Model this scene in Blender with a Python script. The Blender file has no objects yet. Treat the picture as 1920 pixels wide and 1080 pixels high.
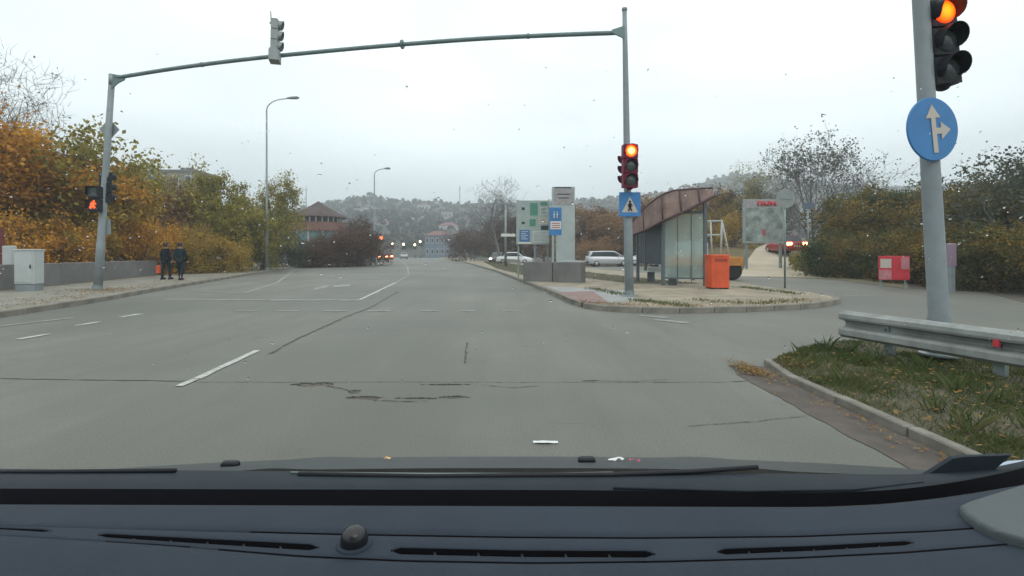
import bpy, bmesh, math, random
import numpy as np
from mathutils import Vector, Matrix, geometry
R = math.radians
random.seed(7)
C = bpy.context.scene.collection
scene = bpy.context.scene

# ---------------------------------------------------------------- camera, sky, sun, exposure
FPX = 950.0          # focal length in pixels of the 1920 wide photograph
HOR = 475.0          # horizon row
CAMZ = 1.3
cam_data = bpy.data.cameras.new('camera')
cam = bpy.data.objects.new('camera', cam_data); C.objects.link(cam)
cam.location = (0, 0, CAMZ); cam.rotation_euler = (R(90), 0, 0)
cam_data.sensor_width = 36.0
cam_data.lens = 36.0 * FPX / 1920.0
cam_data.shift_y = -(540 - HOR) / 1920.0
cam_data.clip_start = 0.05; cam_data.clip_end = 3000
scene.camera = cam
SUN_EL, SUN_AZ = R(48), R(150)
world = bpy.data.worlds.new('World'); scene.world = world; world.use_nodes = True
nt = world.node_tree; nt.nodes.clear(); L = nt.links
out = nt.nodes.new('ShaderNodeOutputWorld'); bg = nt.nodes.new('ShaderNodeBackground')
sky = nt.nodes.new('ShaderNodeTexSky'); sky.sky_type = 'NISHITA'; sky.sun_disc = False
sky.sun_elevation = SUN_EL; sky.sun_rotation = SUN_AZ; sky.air_density = 1.0; sky.dust_density = 4.0
geo = nt.nodes.new('ShaderNodeTexCoord')
sep = nt.nodes.new('ShaderNodeSeparateXYZ'); L.new(geo.outputs['Generated'], sep.inputs[0])
# overcast cloud deck: a little darker towards the horizon, brighter overhead, with soft uneven clouds
ramp = nt.nodes.new('ShaderNodeValToRGB')
ramp.color_ramp.elements[0].position = 0.0; ramp.color_ramp.elements[0].color = (5.8, 6.5, 6.8, 1)
ramp.color_ramp.elements[1].position = 1.0; ramp.color_ramp.elements[1].color = (17.5, 18, 18, 1)
for p, c in ((0.10, (8.0, 9.1, 9.4, 1)), (0.22, (11.6, 12.8, 13.0, 1)), (0.45, (13.2, 14.2, 14.4, 1))):
    e = ramp.color_ramp.elements.new(p); e.color = c
L.new(sep.outputs['Z'], ramp.inputs[0])
mp = nt.nodes.new('ShaderNodeMapping'); mp.inputs['Scale'].default_value = (1.0, 1.0, 3.0)
L.new(geo.outputs['Generated'], mp.inputs[0])
nz = nt.nodes.new('ShaderNodeTexNoise'); nz.inputs['Scale'].default_value = 1.6; nz.inputs['Detail'].default_value = 5; nz.inputs['Roughness'].default_value = 0.5
L.new(mp.outputs[0], nz.inputs['Vector'])
mr = nt.nodes.new('ShaderNodeMapRange'); mr.inputs['From Min'].default_value = 0.3; mr.inputs['From Max'].default_value = 0.7
mr.inputs['To Min'].default_value = 0.76; mr.inputs['To Max'].default_value = 1.12
L.new(nz.outputs['Fac'], mr.inputs[0])
mul = nt.nodes.new('ShaderNodeVectorMath'); mul.operation = 'SCALE'
L.new(ramp.outputs[0], mul.inputs[0]); L.new(mr.outputs[0], mul.inputs['Scale'])
mixw = nt.nodes.new('ShaderNodeMixRGB'); mixw.inputs[0].default_value = 0.93
L.new(sky.outputs[0], mixw.inputs[1]); L.new(mul.outputs[0], mixw.inputs[2])
L.new(mixw.outputs[0], bg.inputs[0]); bg.inputs[1].default_value = 0.10
L.new(bg.outputs[0], out.inputs[0])
sd = bpy.data.lights.new('sun', 'SUN'); sd.energy = 0.5; sd.angle = R(25); sd.color = (1.0, 0.97, 0.92)
sun = bpy.data.objects.new('sun', sd); C.objects.link(sun)
sdir = Vector((math.sin(SUN_AZ) * math.cos(SUN_EL), math.cos(SUN_AZ) * math.cos(SUN_EL), math.sin(SUN_EL)))
sun.rotation_euler = (-sdir).to_track_quat('-Z', 'Y').to_euler(); sun.location = (0, 0, 60)
scene.view_settings.view_transform = 'Standard'; scene.view_settings.look = 'None'
scene.view_settings.exposure = 0.0; scene.view_settings.gamma = 1.0; scene.view_settings.use_curve_mapping = False
scene.render.engine = 'CYCLES'
scene.cycles.max_bounces = 6; scene.cycles.diffuse_bounces = 3; scene.cycles.glossy_bounces = 3
scene.cycles.transmission_bounces = 6; scene.cycles.transparent_max_bounces = 8; scene.cycles.volume_bounces = 1
scene.cycles.use_denoising = True
scene.cycles.sample_clamp_indirect = 4.0

# ---------------------------------------------------------------- helpers
def at(px, py, z=0.0):
    d = FPX * (CAMZ - z) / (py - HOR)
    return ((px - 960) * d / FPX, d)
def xat(px, d): return (px - 960) * d / FPX
def zat(py, d): return CAMZ - (py - HOR) * d / FPX

def mat(name, col, rough=0.6, metal=0.0, noise=None, bump=None, emit=None, estr=0.0, spec=0.5, alt=None, alpha=None, trans=0.0):
    """Principled; noise=(scale, amount) varies the colour, alt=second colour blended in by the noise, bump=(scale, strength)"""
    m = bpy.data.materials.new(name); m.use_nodes = True
    n = m.node_tree.nodes; l = m.node_tree.links; p = n['Principled BSDF']
    p.inputs['Base Color'].default_value = (*col, 1); p.inputs['Roughness'].default_value = rough
    p.inputs['Metallic'].default_value = metal; p.inputs['Specular IOR Level'].default_value = spec
    p.inputs['Transmission Weight'].default_value = trans
    tc = n.new('ShaderNodeTexCoord')
    if noise:
        t = n.new('ShaderNodeTexNoise'); t.inputs['Scale'].default_value = noise[0]; t.inputs['Detail'].default_value = 6; t.inputs['Roughness'].default_value = 0.65
        l.new(tc.outputs['Object'], t.inputs['Vector'])
        r = n.new('ShaderNodeMapRange'); r.inputs['From Min'].default_value = 0.3; r.inputs['From Max'].default_value = 0.7
        l.new(t.outputs['Fac'], r.inputs[0])
        mx = n.new('ShaderNodeMixRGB')
        a = noise[1]
        mx.inputs[1].default_value = (*[c * (1 - a) for c in col], 1)
        mx.inputs[2].default_value = (*(alt if alt else [min(1, c * (1 + a)) for c in col]), 1)
        l.new(r.outputs[0], mx.inputs[0]); l.new(mx.outputs[0], p.inputs['Base Color'])
    if bump:
        t = n.new('ShaderNodeTexNoise'); t.inputs['Scale'].default_value = bump[0]; t.inputs['Detail'].default_value = 5
        l.new(tc.outputs['Object'], t.inputs['Vector'])
        b = n.new('ShaderNodeBump'); b.inputs['Strength'].default_value = bump[1]; b.inputs['Distance'].default_value = 0.02
        l.new(t.outputs['Fac'], b.inputs['Height']); l.new(b.outputs[0], p.inputs['Normal'])
    if emit:
        p.inputs['Emission Color'].default_value = (*emit, 1); p.inputs['Emission Strength'].default_value = estr
    return m

class MB:
    def __init__(s): s.v = []; s.f = []; s.sm = []
    def add(s, vs, fs, smooth=False):
        b = len(s.v); s.v += [tuple(v) for v in vs]; s.f += [tuple(i + b for i in f) for f in fs]; s.sm += [smooth] * len(fs); return s
    def box(s, c, size, rz=0.0, M=None):
        x, y, z = size[0] / 2, size[1] / 2, size[2] / 2
        vs = [Vector((i * x, j * y, k * z)) for k in (-1, 1) for j in (-1, 1) for i in (-1, 1)]
        if M is None: M = Matrix.Rotation(rz, 3, 'Z')
        vs = [M @ v + Vector(c) for v in vs]
        return s.add(vs, [(0, 2, 3, 1), (4, 5, 7, 6), (0, 1, 5, 4), (2, 6, 7, 3), (0, 4, 6, 2), (1, 3, 7, 5)])
    def bbox(s, c, size, b=0.02, rz=0.0):
        """box with chamfered vertical and top edges"""
        x, y, z = size[0] / 2, size[1] / 2, size[2] / 2
        M = Matrix.Rotation(rz, 3, 'Z'); vs = []
        for (zz, ins) in ((-z, 0), (z - b, 0), (z, b)):
            for (px, py) in ((x - ins, y - ins - b), (x - ins - b, y - ins), (-x + ins + b, y - ins), (-x + ins, y - ins - b), (-x + ins, -y + ins + b), (-x + ins + b, -y + ins), (x - ins - b, -y + ins), (x - ins, -y + ins + b)):
                vs.append(M @ Vector((px, py, zz)) + Vector(c))
        fs = [tuple(range(7, -1, -1)), tuple(range(16, 24))]
        for r in (0, 8):
            for i in range(8): fs.append((r + i, r + (i + 1) % 8, r + 8 + (i + 1) % 8, r + 8 + i))
        return s.add(vs, fs)
    def tube(s, pts, rad, n=8, cap=True, smooth=True):
        pts = [Vector(p) for p in pts]; rad = rad if hasattr(rad, '__len__') else [rad] * len(pts)
        rings = []; up = None
        for i, p in enumerate(pts):
            t = (pts[min(i + 1, len(pts) - 1)] - pts[max(i - 1, 0)]).normalized()
            if up is None: up = Vector((0, 0, 1)) if abs(t.z) < 0.9 else Vector((1, 0, 0))
            a = t.cross(up).normalized(); b = t.cross(a).normalized(); up = -b if False else up
            rings.append([p + (a * math.cos(2 * math.pi * k / n) + b * math.sin(2 * math.pi * k / n)) * rad[i] for k in range(n)])
        vs = [v for r in rings for v in r]; fs = []
        for i in range(len(pts) - 1):
            for k in range(n): fs.append((i * n + k, (i + 1) * n + k, (i + 1) * n + (k + 1) % n, i * n + (k + 1) % n))
        if cap: fs.append(tuple(range(n))); fs.append(tuple(range((len(pts) - 1) * n + n - 1, (len(pts) - 1) * n - 1, -1)))
        return s.add(vs, fs, smooth)
    def lathe(s, c, prof, n=24, axis='Z', M=None, smooth=True, arc=(0, 2 * math.pi)):
        """prof = (radius, height) pairs"""
        c = Vector(c); vs = []; full = abs(arc[1] - arc[0] - 2 * math.pi) < 1e-6; m = n if full else n + 1
        for (r, h) in prof:
            for k in range(m):
                a = arc[0] + (arc[1] - arc[0]) * k / n
                p = Vector((r * math.cos(a), r * math.sin(a), h))
                if axis == 'Y': p = Vector((p.x, -p.z, p.y))
                if axis == 'X': p = Vector((p.z, p.y, -p.x))
                if M is not None: p = M @ p
                vs.append(c + p)
        fs = []
        for i in range(len(prof) - 1):
            for k in range(n): fs.append((i * m + k, i * m + (k + 1) % m, (i + 1) * m + (k + 1) % m, (i + 1) * m + k))
        return s.add(vs, fs, smooth)
    def prism(s, poly, z0, z1):
        """horizontal polygon extruded vertically (concave allowed)"""
        n = len(poly)
        tris = geometry.tessellate_polygon([[Vector((p[0], p[1], 0)) for p in poly]])
        vs = [(p[0], p[1], z1) for p in poly] + [(p[0], p[1], z0) for p in poly]
        fs = [tuple(t) for t in tris] + [tuple(n + i for i in reversed(t)) for t in tris]
        fs += [(i, (i + 1) % n, n + (i + 1) % n, n + i) for i in range(n)]
        return s.add(vs, fs)
    def vprism(s, poly, o, ux, depth, uz=(0, 0, 1)):
        """polygon of (u, w) in the vertical plane through o spanned by ux and uz, extruded by depth along the normal"""
        o = Vector(o); ux = Vector(ux).normalized(); uz = Vector(uz).normalized(); nrm = ux.cross(uz)
        n = len(poly)
        tris = geometry.tessellate_polygon([[Vector((p[0], p[1], 0)) for p in poly]])
        vs = [o + ux * p[0] + uz * p[1] for p in poly] + [o + ux * p[0] + uz * p[1] - nrm * depth for p in poly]
        fs = [tuple(t) for t in tris] + [tuple(n + i for i in reversed(t)) for t in tris]
        fs += [(i, (i + 1) % n, n + (i + 1) % n, n + i) for i in range(n)]
        return s.add(vs, fs)
    def mesh(s, name, m=None):
        me = bpy.data.meshes.new(name); me.from_pydata(s.v, [], s.f); me.validate(verbose=False)
        if len(me.polygons) == len(s.sm): me.polygons.foreach_set('use_smooth', s.sm)
        bm = bmesh.new(); bm.from_mesh(me); bmesh.ops.recalc_face_normals(bm, faces=bm.faces); bm.to_mesh(me); bm.free()
        if m: me.materials.append(m)
        return me
    def build(s, name, m, parent=None, **k):
        o = bpy.data.objects.new(name, s.mesh(name, m)); C.objects.link(o)
        if parent is not None: o.parent = parent
        tag(o, **k); return o

def tag(o, label=None, cat=None, group=None, kind=None):
    if label: o['label'] = label
    if cat: o['category'] = cat
    if group: o['group'] = group
    if kind: o['kind'] = kind
    return o
def thing(name, label=None, cat=None, loc=(0, 0, 0), rz=0.0, group=None, kind=None, tilt=None):
    o = bpy.data.objects.new(name, None); o.empty_display_size = 0.2; C.objects.link(o)
    o.location = loc; o.rotation_euler = (tilt[0], tilt[1], rz) if tilt else (0, 0, rz)
    return tag(o, label, cat, group, kind)
def copy_tree(o, parent=None):
    c = o.copy(); C.objects.link(c)
    if parent is not None: c.parent = parent
    for ch in list(o.children): copy_tree(ch, c)
    return c
def place(me, name, parent=None, loc=(0, 0, 0), rz=0.0, scale=(1, 1, 1), **k):
    o = bpy.data.objects.new(name, me); C.objects.link(o); o.location = loc; o.rotation_euler = (0, 0, rz); o.scale = scale
    if parent is not None: o.parent = parent
    tag(o, **k); return o

# ---------------------------------------------------------------- materials
def asphalt_mat():
    m = bpy.data.materials.new('asphalt'); m.use_nodes = True; n = m.node_tree.nodes; l = m.node_tree.links; p = n['Principled BSDF']
    g = n.new('ShaderNodeNewGeometry')
    def noise(scale, det, rough=.6, sc=(1, 1, 1)):
        mpn = n.new('ShaderNodeMapping'); mpn.inputs['Scale'].default_value = sc; l.new(g.outputs['Position'], mpn.inputs[0])
        t = n.new('ShaderNodeTexNoise'); t.inputs['Scale'].default_value = scale; t.inputs['Detail'].default_value = det; t.inputs['Roughness'].default_value = rough
        l.new(mpn.outputs[0], t.inputs['Vector']); return t.outputs['Fac']
    def mixc(f, a, b, lo=.35, hi=.65):
        r = n.new('ShaderNodeMapRange'); r.inputs['From Min'].default_value = lo; r.inputs['From Max'].default_value = hi; l.new(f, r.inputs[0])
        x = n.new('ShaderNodeMixRGB'); l.new(r.outputs[0], x.inputs[0])
        for k, c in ((1, a), (2, b)):
            if isinstance(c, tuple): x.inputs[k].default_value = (*c, 1)
            else: l.new(c, x.inputs[k])
        return x.outputs[0]
    big = mixc(noise(.12, 4), (.098, .105, .090), (.182, .180, .156))
    wear = mixc(noise(.5, 5, .7, (1.6, .18, 1)), big, (.105, .108, .092), .42, .74)       # long worn and oily streaks along the driving direction
    wear = mixc(noise(7, 6, .75), wear, (.118, .118, .102), .5, .95)                          # mottling of the aggregate
    wear = mixc(noise(1.1, 6, .7), wear, (.085, .088, .08), .60, .82)                       # oil and damp stains
    grit = noise(70, 4, .8)
    gm = n.new('ShaderNodeMapRange'); gm.inputs['From Min'].default_value = .3; gm.inputs['From Max'].default_value = .7; gm.inputs['To Min'].default_value = .66; gm.inputs['To Max'].default_value = 1.34
    l.new(grit, gm.inputs[0])
    vm = n.new('ShaderNodeVectorMath'); vm.operation = 'SCALE'; l.new(wear, vm.inputs[0]); l.new(gm.outputs[0], vm.inputs['Scale'])
    # fine cracks
    vo = n.new('ShaderNodeTexVoronoi'); vo.feature = 'DISTANCE_TO_EDGE'; vo.inputs['Scale'].default_value = .42
    wn = n.new('ShaderNodeTexNoise'); wn.inputs['Scale'].default_value = 2.2; wn.inputs['Detail'].default_value = 6; l.new(g.outputs['Position'], wn.inputs['Vector'])
    va = n.new('ShaderNodeVectorMath'); va.operation = 'MULTIPLY_ADD'; va.inputs[1].default_value = (.5, .5, 0); l.new(wn.outputs['Color'], va.inputs[0]); l.new(g.outputs['Position'], va.inputs[2])
    l.new(va.outputs[0], vo.inputs['Vector'])
    cr = n.new('ShaderNodeMapRange'); cr.inputs['From Min'].default_value = 0.0; cr.inputs['From Max'].default_value = .006; cr.inputs['To Min'].default_value = 1; cr.inputs['To Max'].default_value = 0
    l.new(vo.outputs['Distance'], cr.inputs[0])
    msk = n.new('ShaderNodeMapRange'); msk.inputs['From Min'].default_value = .55; msk.inputs['From Max'].default_value = .62; msk.inputs['To Max'].default_value = .55; l.new(noise(.35, 3), msk.inputs[0])
    mm = n.new('ShaderNodeMath'); mm.operation = 'MULTIPLY'; l.new(cr.outputs[0], mm.inputs[0]); l.new(msk.outputs[0], mm.inputs[1])
    x = n.new('ShaderNodeMixRGB'); l.new(mm.outputs[0], x.inputs[0]); l.new(vm.outputs[0], x.inputs[1]); x.inputs[2].default_value = (.05, .05, .045, 1)
    l.new(x.outputs[0], p.inputs['Base Color']); p.inputs['Roughness'].default_value = .62; p.inputs['Specular IOR Level'].default_value = .35
    b = n.new('ShaderNodeBump'); b.inputs['Strength'].default_value = .35; b.inputs['Distance'].default_value = .006; l.new(grit, b.inputs['Height']); l.new(b.outputs[0], p.inputs['Normal'])
    return m
M = {}
M['asphalt'] = asphalt_mat()
M['crack'] = mat('crack_grime', (.098, .096, .084), .9, noise=(20, .4), spec=.1)
M['tar'] = mat('tar', (.038, .038, .035), .7, noise=(14, .5), alt=(.085, .08, .07), spec=.2)
M['dirt'] = mat('dirt', (.085, .075, .062), .9, noise=(1.3, .4), bump=(30, .4))
M['soil'] = mat('soil', (.085, .072, .050), .95, noise=(3.0, .4), alt=(.10, .095, .055), bump=(18, .8))
M['gutter'] = mat('gutter', (.085, .073, .062), .9, noise=(4, .3), bump=(40, .6))
M['island'] = mat('island_sand', (.255, .225, .165), .9, noise=(1.1, .38), bump=(25, .5))
M['pavement'] = mat('pavement_concrete', (.20, .195, .16), .85, noise=(1.1, .32), bump=(40, .35))
M['pave_edge'] = mat('grey_paving', (.27, .28, .275), .85, noise=(1.2, .18), bump=(40, .3))
M['red_pave'] = mat('red_paving', (.22, .15, .135), .85, noise=(2.0, .22), bump=(40, .3))
M['kerb'] = mat('kerb_concrete', (.19, .18, .15), .85, noise=(2.5, .38), bump=(50, .4))
M['paint'] = mat('road_paint', (.36, .37, .35), .8, noise=(9, .4), alt=(.58, .59, .56))
M['paint_worn'] = mat('worn_road_paint', (.235, .24, .22), .8, noise=(6, .35), alt=(.33, .34, .32))
M['concrete'] = mat('wall_concrete', (.155, .155, .15), .9, noise=(.8, .28), bump=(20, .5))
M['galv'] = mat('galvanised_steel', (.23, .28, .28), .45, .35, noise=(3, .22))
M['galv_light'] = mat('light_galvanised_steel', (.25, .27, .255), .7, .0, noise=(3, .32), spec=.25)
M['polegrey'] = mat('painted_pole', (.215, .25, .262), .5, .1, noise=(2.5, .15))
M['beam'] = mat('beam_steel', (.14, .205, .20), .5, .2, noise=(2.5, .2))
M['blackplastic'] = mat('black_plastic', (.017, .019, .023), .5, spec=.2)
M['maroon'] = mat('maroon_plastic', (.13, .010, .035), .5, spec=.2)  # red lamp glow on the signal cases, put into their colour
M['lens_off'] = mat('dark_lens', (.045, .06, .06), .12, noise=(30, .3))
M['sign_blue'] = mat('sign_blue', (.035, .185, .43), .5, noise=(3, .12))
M['sign_white'] = mat('sign_white', (.62, .62, .58), .45)
M['sign_cream'] = mat('sign_cream', (.47, .43, .37), .45)
M['sign_back'] = mat('sign_back_grey', (.24, .27, .26), .55, .2, noise=(4, .12))
M['orange_bin'] = mat('orange_red_plastic', (.62, .085, .022), .5, noise=(2.5, .2))
M['cabinet'] = mat('pale_grey_cabinet', (.42, .46, .45), .6, noise=(2, .1))
M['glass'] = mat('greenish_glass', (.24, .31, .29), .12)
M['darkglass'] = mat('dark_window_glass', (.03, .04, .045), .08)
M['rubber'] = mat('rubber', (.02, .02, .02), .8)
M['rim'] = mat('wheel_rim', (.4, .4, .4), .4, .6)
M['white_car'] = mat('white_car_paint', (.66, .68, .68), .25)
M['silver_car'] = mat('silver_car_paint', (.48, .50, .52), .3, .3)
M['dark_car'] = mat('dark_car_paint', (.05, .055, .065), .25)
M['red_car'] = mat('red_car_paint', (.30, .03, .03), .3)
M['bark'] = mat('bark', (.075, .062, .052), .9, noise=(8, .35), bump=(25, .7))
M['bark_grey'] = mat('grey_bark', (.13, .125, .12), .9, noise=(8, .3), bump=(25, .7))
M['tail'] = mat('lit_tail_light', (.6, .02, .01), .3, emit=(1, .22, .08), estr=26)
M['tail_off'] = mat('tail_light', (.25, .01, .01), .3)
M['head'] = mat('lit_headlight', (.9, .8, .6), .3, emit=(1, .86, .55), estr=12)
M['red_paint'] = mat('red_paint', (.50, .03, .045), .5, noise=(5, .2))

def lamp_mat(name, centre, edge, s):
    """lit lamp: brightest at the bulb in the middle of the lens (object space), redder towards the rim"""
    m = bpy.data.materials.new(name); m.use_nodes = True; n = m.node_tree.nodes; l = m.node_tree.links; p = n['Principled BSDF']
    tc = n.new('ShaderNodeTexCoord'); ln = n.new('ShaderNodeVectorMath'); ln.operation = 'LENGTH'; l.new(tc.outputs['Object'], ln.inputs[0])
    cr = n.new('ShaderNodeValToRGB'); l.new(ln.outputs['Value'], cr.inputs[0])
    cr.color_ramp.elements[0].position = .035; cr.color_ramp.elements[0].color = (*centre, 1)
    cr.color_ramp.elements[1].position = .125; cr.color_ramp.elements[1].color = (*edge, 1)
    l.new(cr.outputs[0], p.inputs['Emission Color']); p.inputs['Emission Strength'].default_value = s
    p.inputs['Base Color'].default_value = (.3, .03, .01, 1)
    return m
M['lamp_red'] = lamp_mat('lit_red_lamp', (1.0, .60, .20), (1.0, .06, .0), 4.2)
M['lamp_amber'] = lamp_mat('lit_red_lamp_near', (1.0, .20, .0), (1.0, .025, .0), 3.6)

# ---------------------------------------------------------------- ground, road, pavements
def sheet(name, poly, z, m, hole=None, **k):
    loops = [[Vector((p[0], p[1], 0)) for p in poly]]
    if hole: loops.append([Vector((p[0], p[1], 0)) for p in hole])
    tr = geometry.tessellate_polygon(loops); vs = [(v.x, v.y, z) for lp in loops for v in lp]
    b = MB(); b.add(vs, [tuple(t) for t in tr]); return b.build(name, m, **k)

left_kerb = [(-9.6, -6), (-9.9, 4), (-10.3, 10.1), (-11.0, 13.5), (-12.3, 17.8), (-14.6, 26.5), (-16.9, 35.3), (-18.9, 44), (-20.3, 55), (-24, 80), (-31, 115), (-47, 180), (-82, 300)]
isl_px = [(818, 482.2), (870, 492), (930, 510), (1000, 538), (1060, 564), (1092, 578), (1130, 583.5), (1180, 586.5), (1250, 588), (1330, 587), (1400, 585), (1500, 580), (1555, 575), (1578, 568), (1562, 560), (1500, 551)]
isl_front = [at(*p) for p in isl_px]
isl_back = [at(*p) for p in [(1420, 541), (1388, 534), (1240, 519), (1100, 505), (1000, 497), (900, 488), (830, 481.6)]]
verge_front = [(2.76, -6), (2.8, 2.0), (2.8, 5.45), (2.9, 5.9), (3.25, 6.3), (3.9, 6.8), (4.7, 7.35)]
verge_back = [(5.3, 7.3), (5.9, 6.7), (6.6, 5.0), (7.4, 2.5), (8.2, -6)]
far_edge = [at(*p) for p in [(1390, 517), (1560, 524), (1690, 541), (1850, 549), (1925, 570)]] + [(12.4, 9.5), (13.5, 3), (14, -6)]

PX0, PX1, PY0, PY1 = -3.2, 2.2, 4.15, 5.75
road_poly = left_kerb + [(-70, 310), (-30, 210), (-4, 75), (4, 62), (14, 50), (13.5, 36)] + far_edge
sheet('road', road_poly, 0.0, M['asphalt'], hole=[(PX0, PY0), (PX1, PY0), (PX1, PY1), (PX0, PY1)], kind='structure')

# the stretch with the transverse crack and the potholes, modelled in relief
rng = np.random.default_rng(3)
def fbm(x, y, seed=0, octs=4, f=1.0):
    o = np.zeros_like(x, dtype=float); a = 1.0; r = np.random.default_rng(seed)
    for k in range(octs):
        for j in range(3):
            th = r.uniform(0, 2 * math.pi); ph = r.uniform(0, 6.28); ph2 = r.uniform(0, 6.28); fr = f * r.uniform(.7, 1.4)
            u = x * math.cos(th) + y * math.sin(th); w = -x * math.sin(th) + y * math.cos(th)
            o += a * np.sin(u * fr + ph + 1.3 * np.sin(w * fr * .8 + ph2)) / 3
        a *= .55; f *= 2.1
    return o
def grid_mesh(name, X, Y, Z, m, smooth=False):
    ny, nx = X.shape; me = bpy.data.meshes.new(name)
    vs = np.stack([X, Y, Z], -1).reshape(-1, 3)
    i = np.arange(ny * nx).reshape(ny, nx); q = np.stack([i[:-1, :-1], i[:-1, 1:], i[1:, 1:], i[1:, :-1]], -1).reshape(-1, 4)
    me.vertices.add(len(vs)); me.vertices.foreach_set('co', vs.ravel().astype(np.float32))
    me.loops.add(len(q) * 4); me.loops.foreach_set('vertex_index', q.ravel().astype(np.int32))
    me.polygons.add(len(q)); me.polygons.foreach_set('loop_start', np.arange(0, len(q) * 4, 4, dtype=np.int32))
    me.polygons.foreach_set('loop_total', np.full(len(q), 4, dtype=np.int32)); me.update(calc_edges=True)
    if smooth: me.polygons.foreach_set('use_smooth', np.ones(len(q), bool))
    me.materials.append(m); return me
nx, ny = 760, 300
gx, gy = np.meshgrid(np.linspace(PX0, PX1, nx), np.linspace(PY0, PY1, ny))
wob = fbm(gx, gy, 5, 5, 3.0)
z = np.zeros_like(gx)
crack = np.abs(gy - (5.11 + .012 * fbm(gx, gx * 0, 9, 4, 2.5)))
z -= .03 * np.clip(1 - crack / .013, 0, 1)
def hole_at(px, py, rx, ry, depth, seed):
    global z
    cx, cy = at(px, py)
    e = np.sqrt(((gx - cx) / rx) ** 2 + ((gy - cy) / ry) ** 2) + .33 * fbm(gx * .7, gy * 1.2, seed, 6, 30.0)
    z = np.minimum(z, -depth * np.clip((1 - e) * 6.0, 0, 1) * (1 + .5 * fbm(gx, gy, seed + 1, 3, 90)))
hole_at(590, 721, .21, .07, .075, 21); hole_at(682, 746, .15, .06, .055, 22)
hole_at(835, 721, .26, .03, .035, 23); hole_at(848, 745, .13, .045, .04, 24); hole_at(778, 747, .20, .03, .03, 25)
hole_at(1110, 714, .12, .016, .02, 26)
hole_at(664, 734, .05, .09, .02, 27)
ed = np.minimum(np.minimum(gx - PX0, PX1 - gx), np.minimum(gy - PY0, PY1 - gy)); z *= np.clip(ed / .05, 0, 1)
me = grid_mesh('cracked_road_patch', gx, gy, z, M['asphalt'])
me.materials.append(M['tar']); zc = (z[:-1, :-1] + z[1:, 1:] + z[:-1, 1:] + z[1:, :-1]) / 4; me.polygons.foreach_set('material_index', (zc < -.007).astype(np.int32).ravel())   # grime fills the holes
o = place(me, 'cracked_road_surface', kind='structure')
# dark tar in the joint and grime in the holes: a sheet just over the recessed floor
def strip(b, pts, w, z, wj=0.0, seed=1):
    r = random.Random(seed); vs = []
    P = [Vector((p[0], p[1], 0)) for p in pts]
    for i, p in enumerate(P):
        t = (P[min(i + 1, len(P) - 1)] - P[max(i - 1, 0)]).normalized(); nn = Vector((-t.y, t.x, 0)); ww = w * (1 + r.uniform(-wj, wj)) / 2
        vs += [(p.x + nn.x * ww, p.y + nn.y * ww, z), (p.x - nn.x * ww, p.y - nn.y * ww, z)]
    b.add(vs, [(2 * i, 2 * i + 1, 2 * i + 3, 2 * i + 2) for i in range(len(P) - 1)]); return b
def resample(pts, step):
    P = [Vector((p[0], p[1], 0)) for p in pts]; outp = [P[0]]; 
    for a, c in zip(P, P[1:]):
        n = max(1, int((c - a).length / step))
        outp += [a.lerp(c, k / n) for k in range(1, n + 1)]
    return [(p.x, p.y) for p in outp]
def wobble(pts, amp, seed, axis=1):
    r = random.Random(seed); v = 0; o = []
    for p in pts:
        v = v * .8 + r.uniform(-amp, amp); o.append((p[0] + (v if axis == 0 else 0), p[1] + (v if axis == 1 else 0)))
    return o
b = MB()
strip(b, wobble(resample([(-9.5, 5.45), (-3.2, 5.14)], .07), .006, 3), .02, .004, .6)
strip(b, wobble(resample([(2.2, 5.12), (2.55, 5.2)], .07), .006, 4), .016, .004, .6)
b.build('tar_joint', M['crack'], kind='structure')
b = MB()
for seg, sd, w in (([at(p[0], p[1]) for p in [(505, 664), (560, 634), (640, 598), (700, 574), (745, 548)]], 6, .045), ([at(876, 642), at(872, 682)], 8, .025)):
    strip(b, wobble(resample(seg, .12), .012, sd, 0), w, .004, .7, sd)
b.build('lane_crack', M['crack'], kind='structure')

# finer cracks that branch off the joint
b = MB()
for sd, seg, w_ in ((2, [(700, 751), (745, 753), (800, 752)], .012), (4, [(900, 722), (960, 728), (1010, 724)], .010), (5, [(612, 724), (640, 729), (672, 738)], .012), (6, [(1110, 714), (1180, 716), (1250, 712)], .008), (10, [(1290, 800), (1420, 790), (1560, 775)], .007)):
    strip(b, wobble(resample([at(*q) for q in seg], .02), .006, sd + 50), w_, .0055, .85, sd)
b.build('fine_cracks', M['crack'], kind='structure')
# painted markings, each dash its own sheet
def marking(px_poly, m='paint', z=.008):
    pts = [at(*p) for p in px_poly]; b = MB()
    b.add([(p[0], p[1], z) for p in pts], [tuple(range(len(pts)))]); return b.build('road_marking', M[m], kind='structure')
def dash(p0, p1, w=.12, m='paint', z=.008, worn=.25, seed=0):
    b = MB(); a, c = at(*p0), at(*p1)
    strip(b, wobble(resample([a, c], .15), .004, seed, 0), w, z, worn, seed); return b.build('road_marking', M[m], kind='structure')
dash((335, 725), (365, 712), .075, worn=.1); dash((368, 711), (482, 658), .085, seed=2, worn=.1)
dash((33, 637), (90, 627), .12, seed=3); dash((143, 611), (187, 604), .12, seed=4); dash((226, 595), (263, 589), .12, seed=5)
dash((0, 612), (140, 596), .12, 'paint_worn', seed=6)
dash((676, 562), (742, 530), .105, seed=7); dash((742, 530), (766, 516), .105, 'paint_worn', seed=8); dash((766, 514), (764, 499), .13, 'paint_worn', seed=9); dash((764, 499), (752, 489), .13, 'paint_worn', seed=9)
dash((310, 561), (500, 563), .22, 'paint_worn', seed=10); dash((505, 563), (676, 563), .3, 'paint_worn', seed=11)
dash((352, 546), (460, 550), .13, 'paint_worn', seed=12)
for a, c, s in (((460, 549), (520, 530), 13), ((520, 530), (548, 509), 14)): dash(a, c, .14, 'paint_worn', seed=s)
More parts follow.
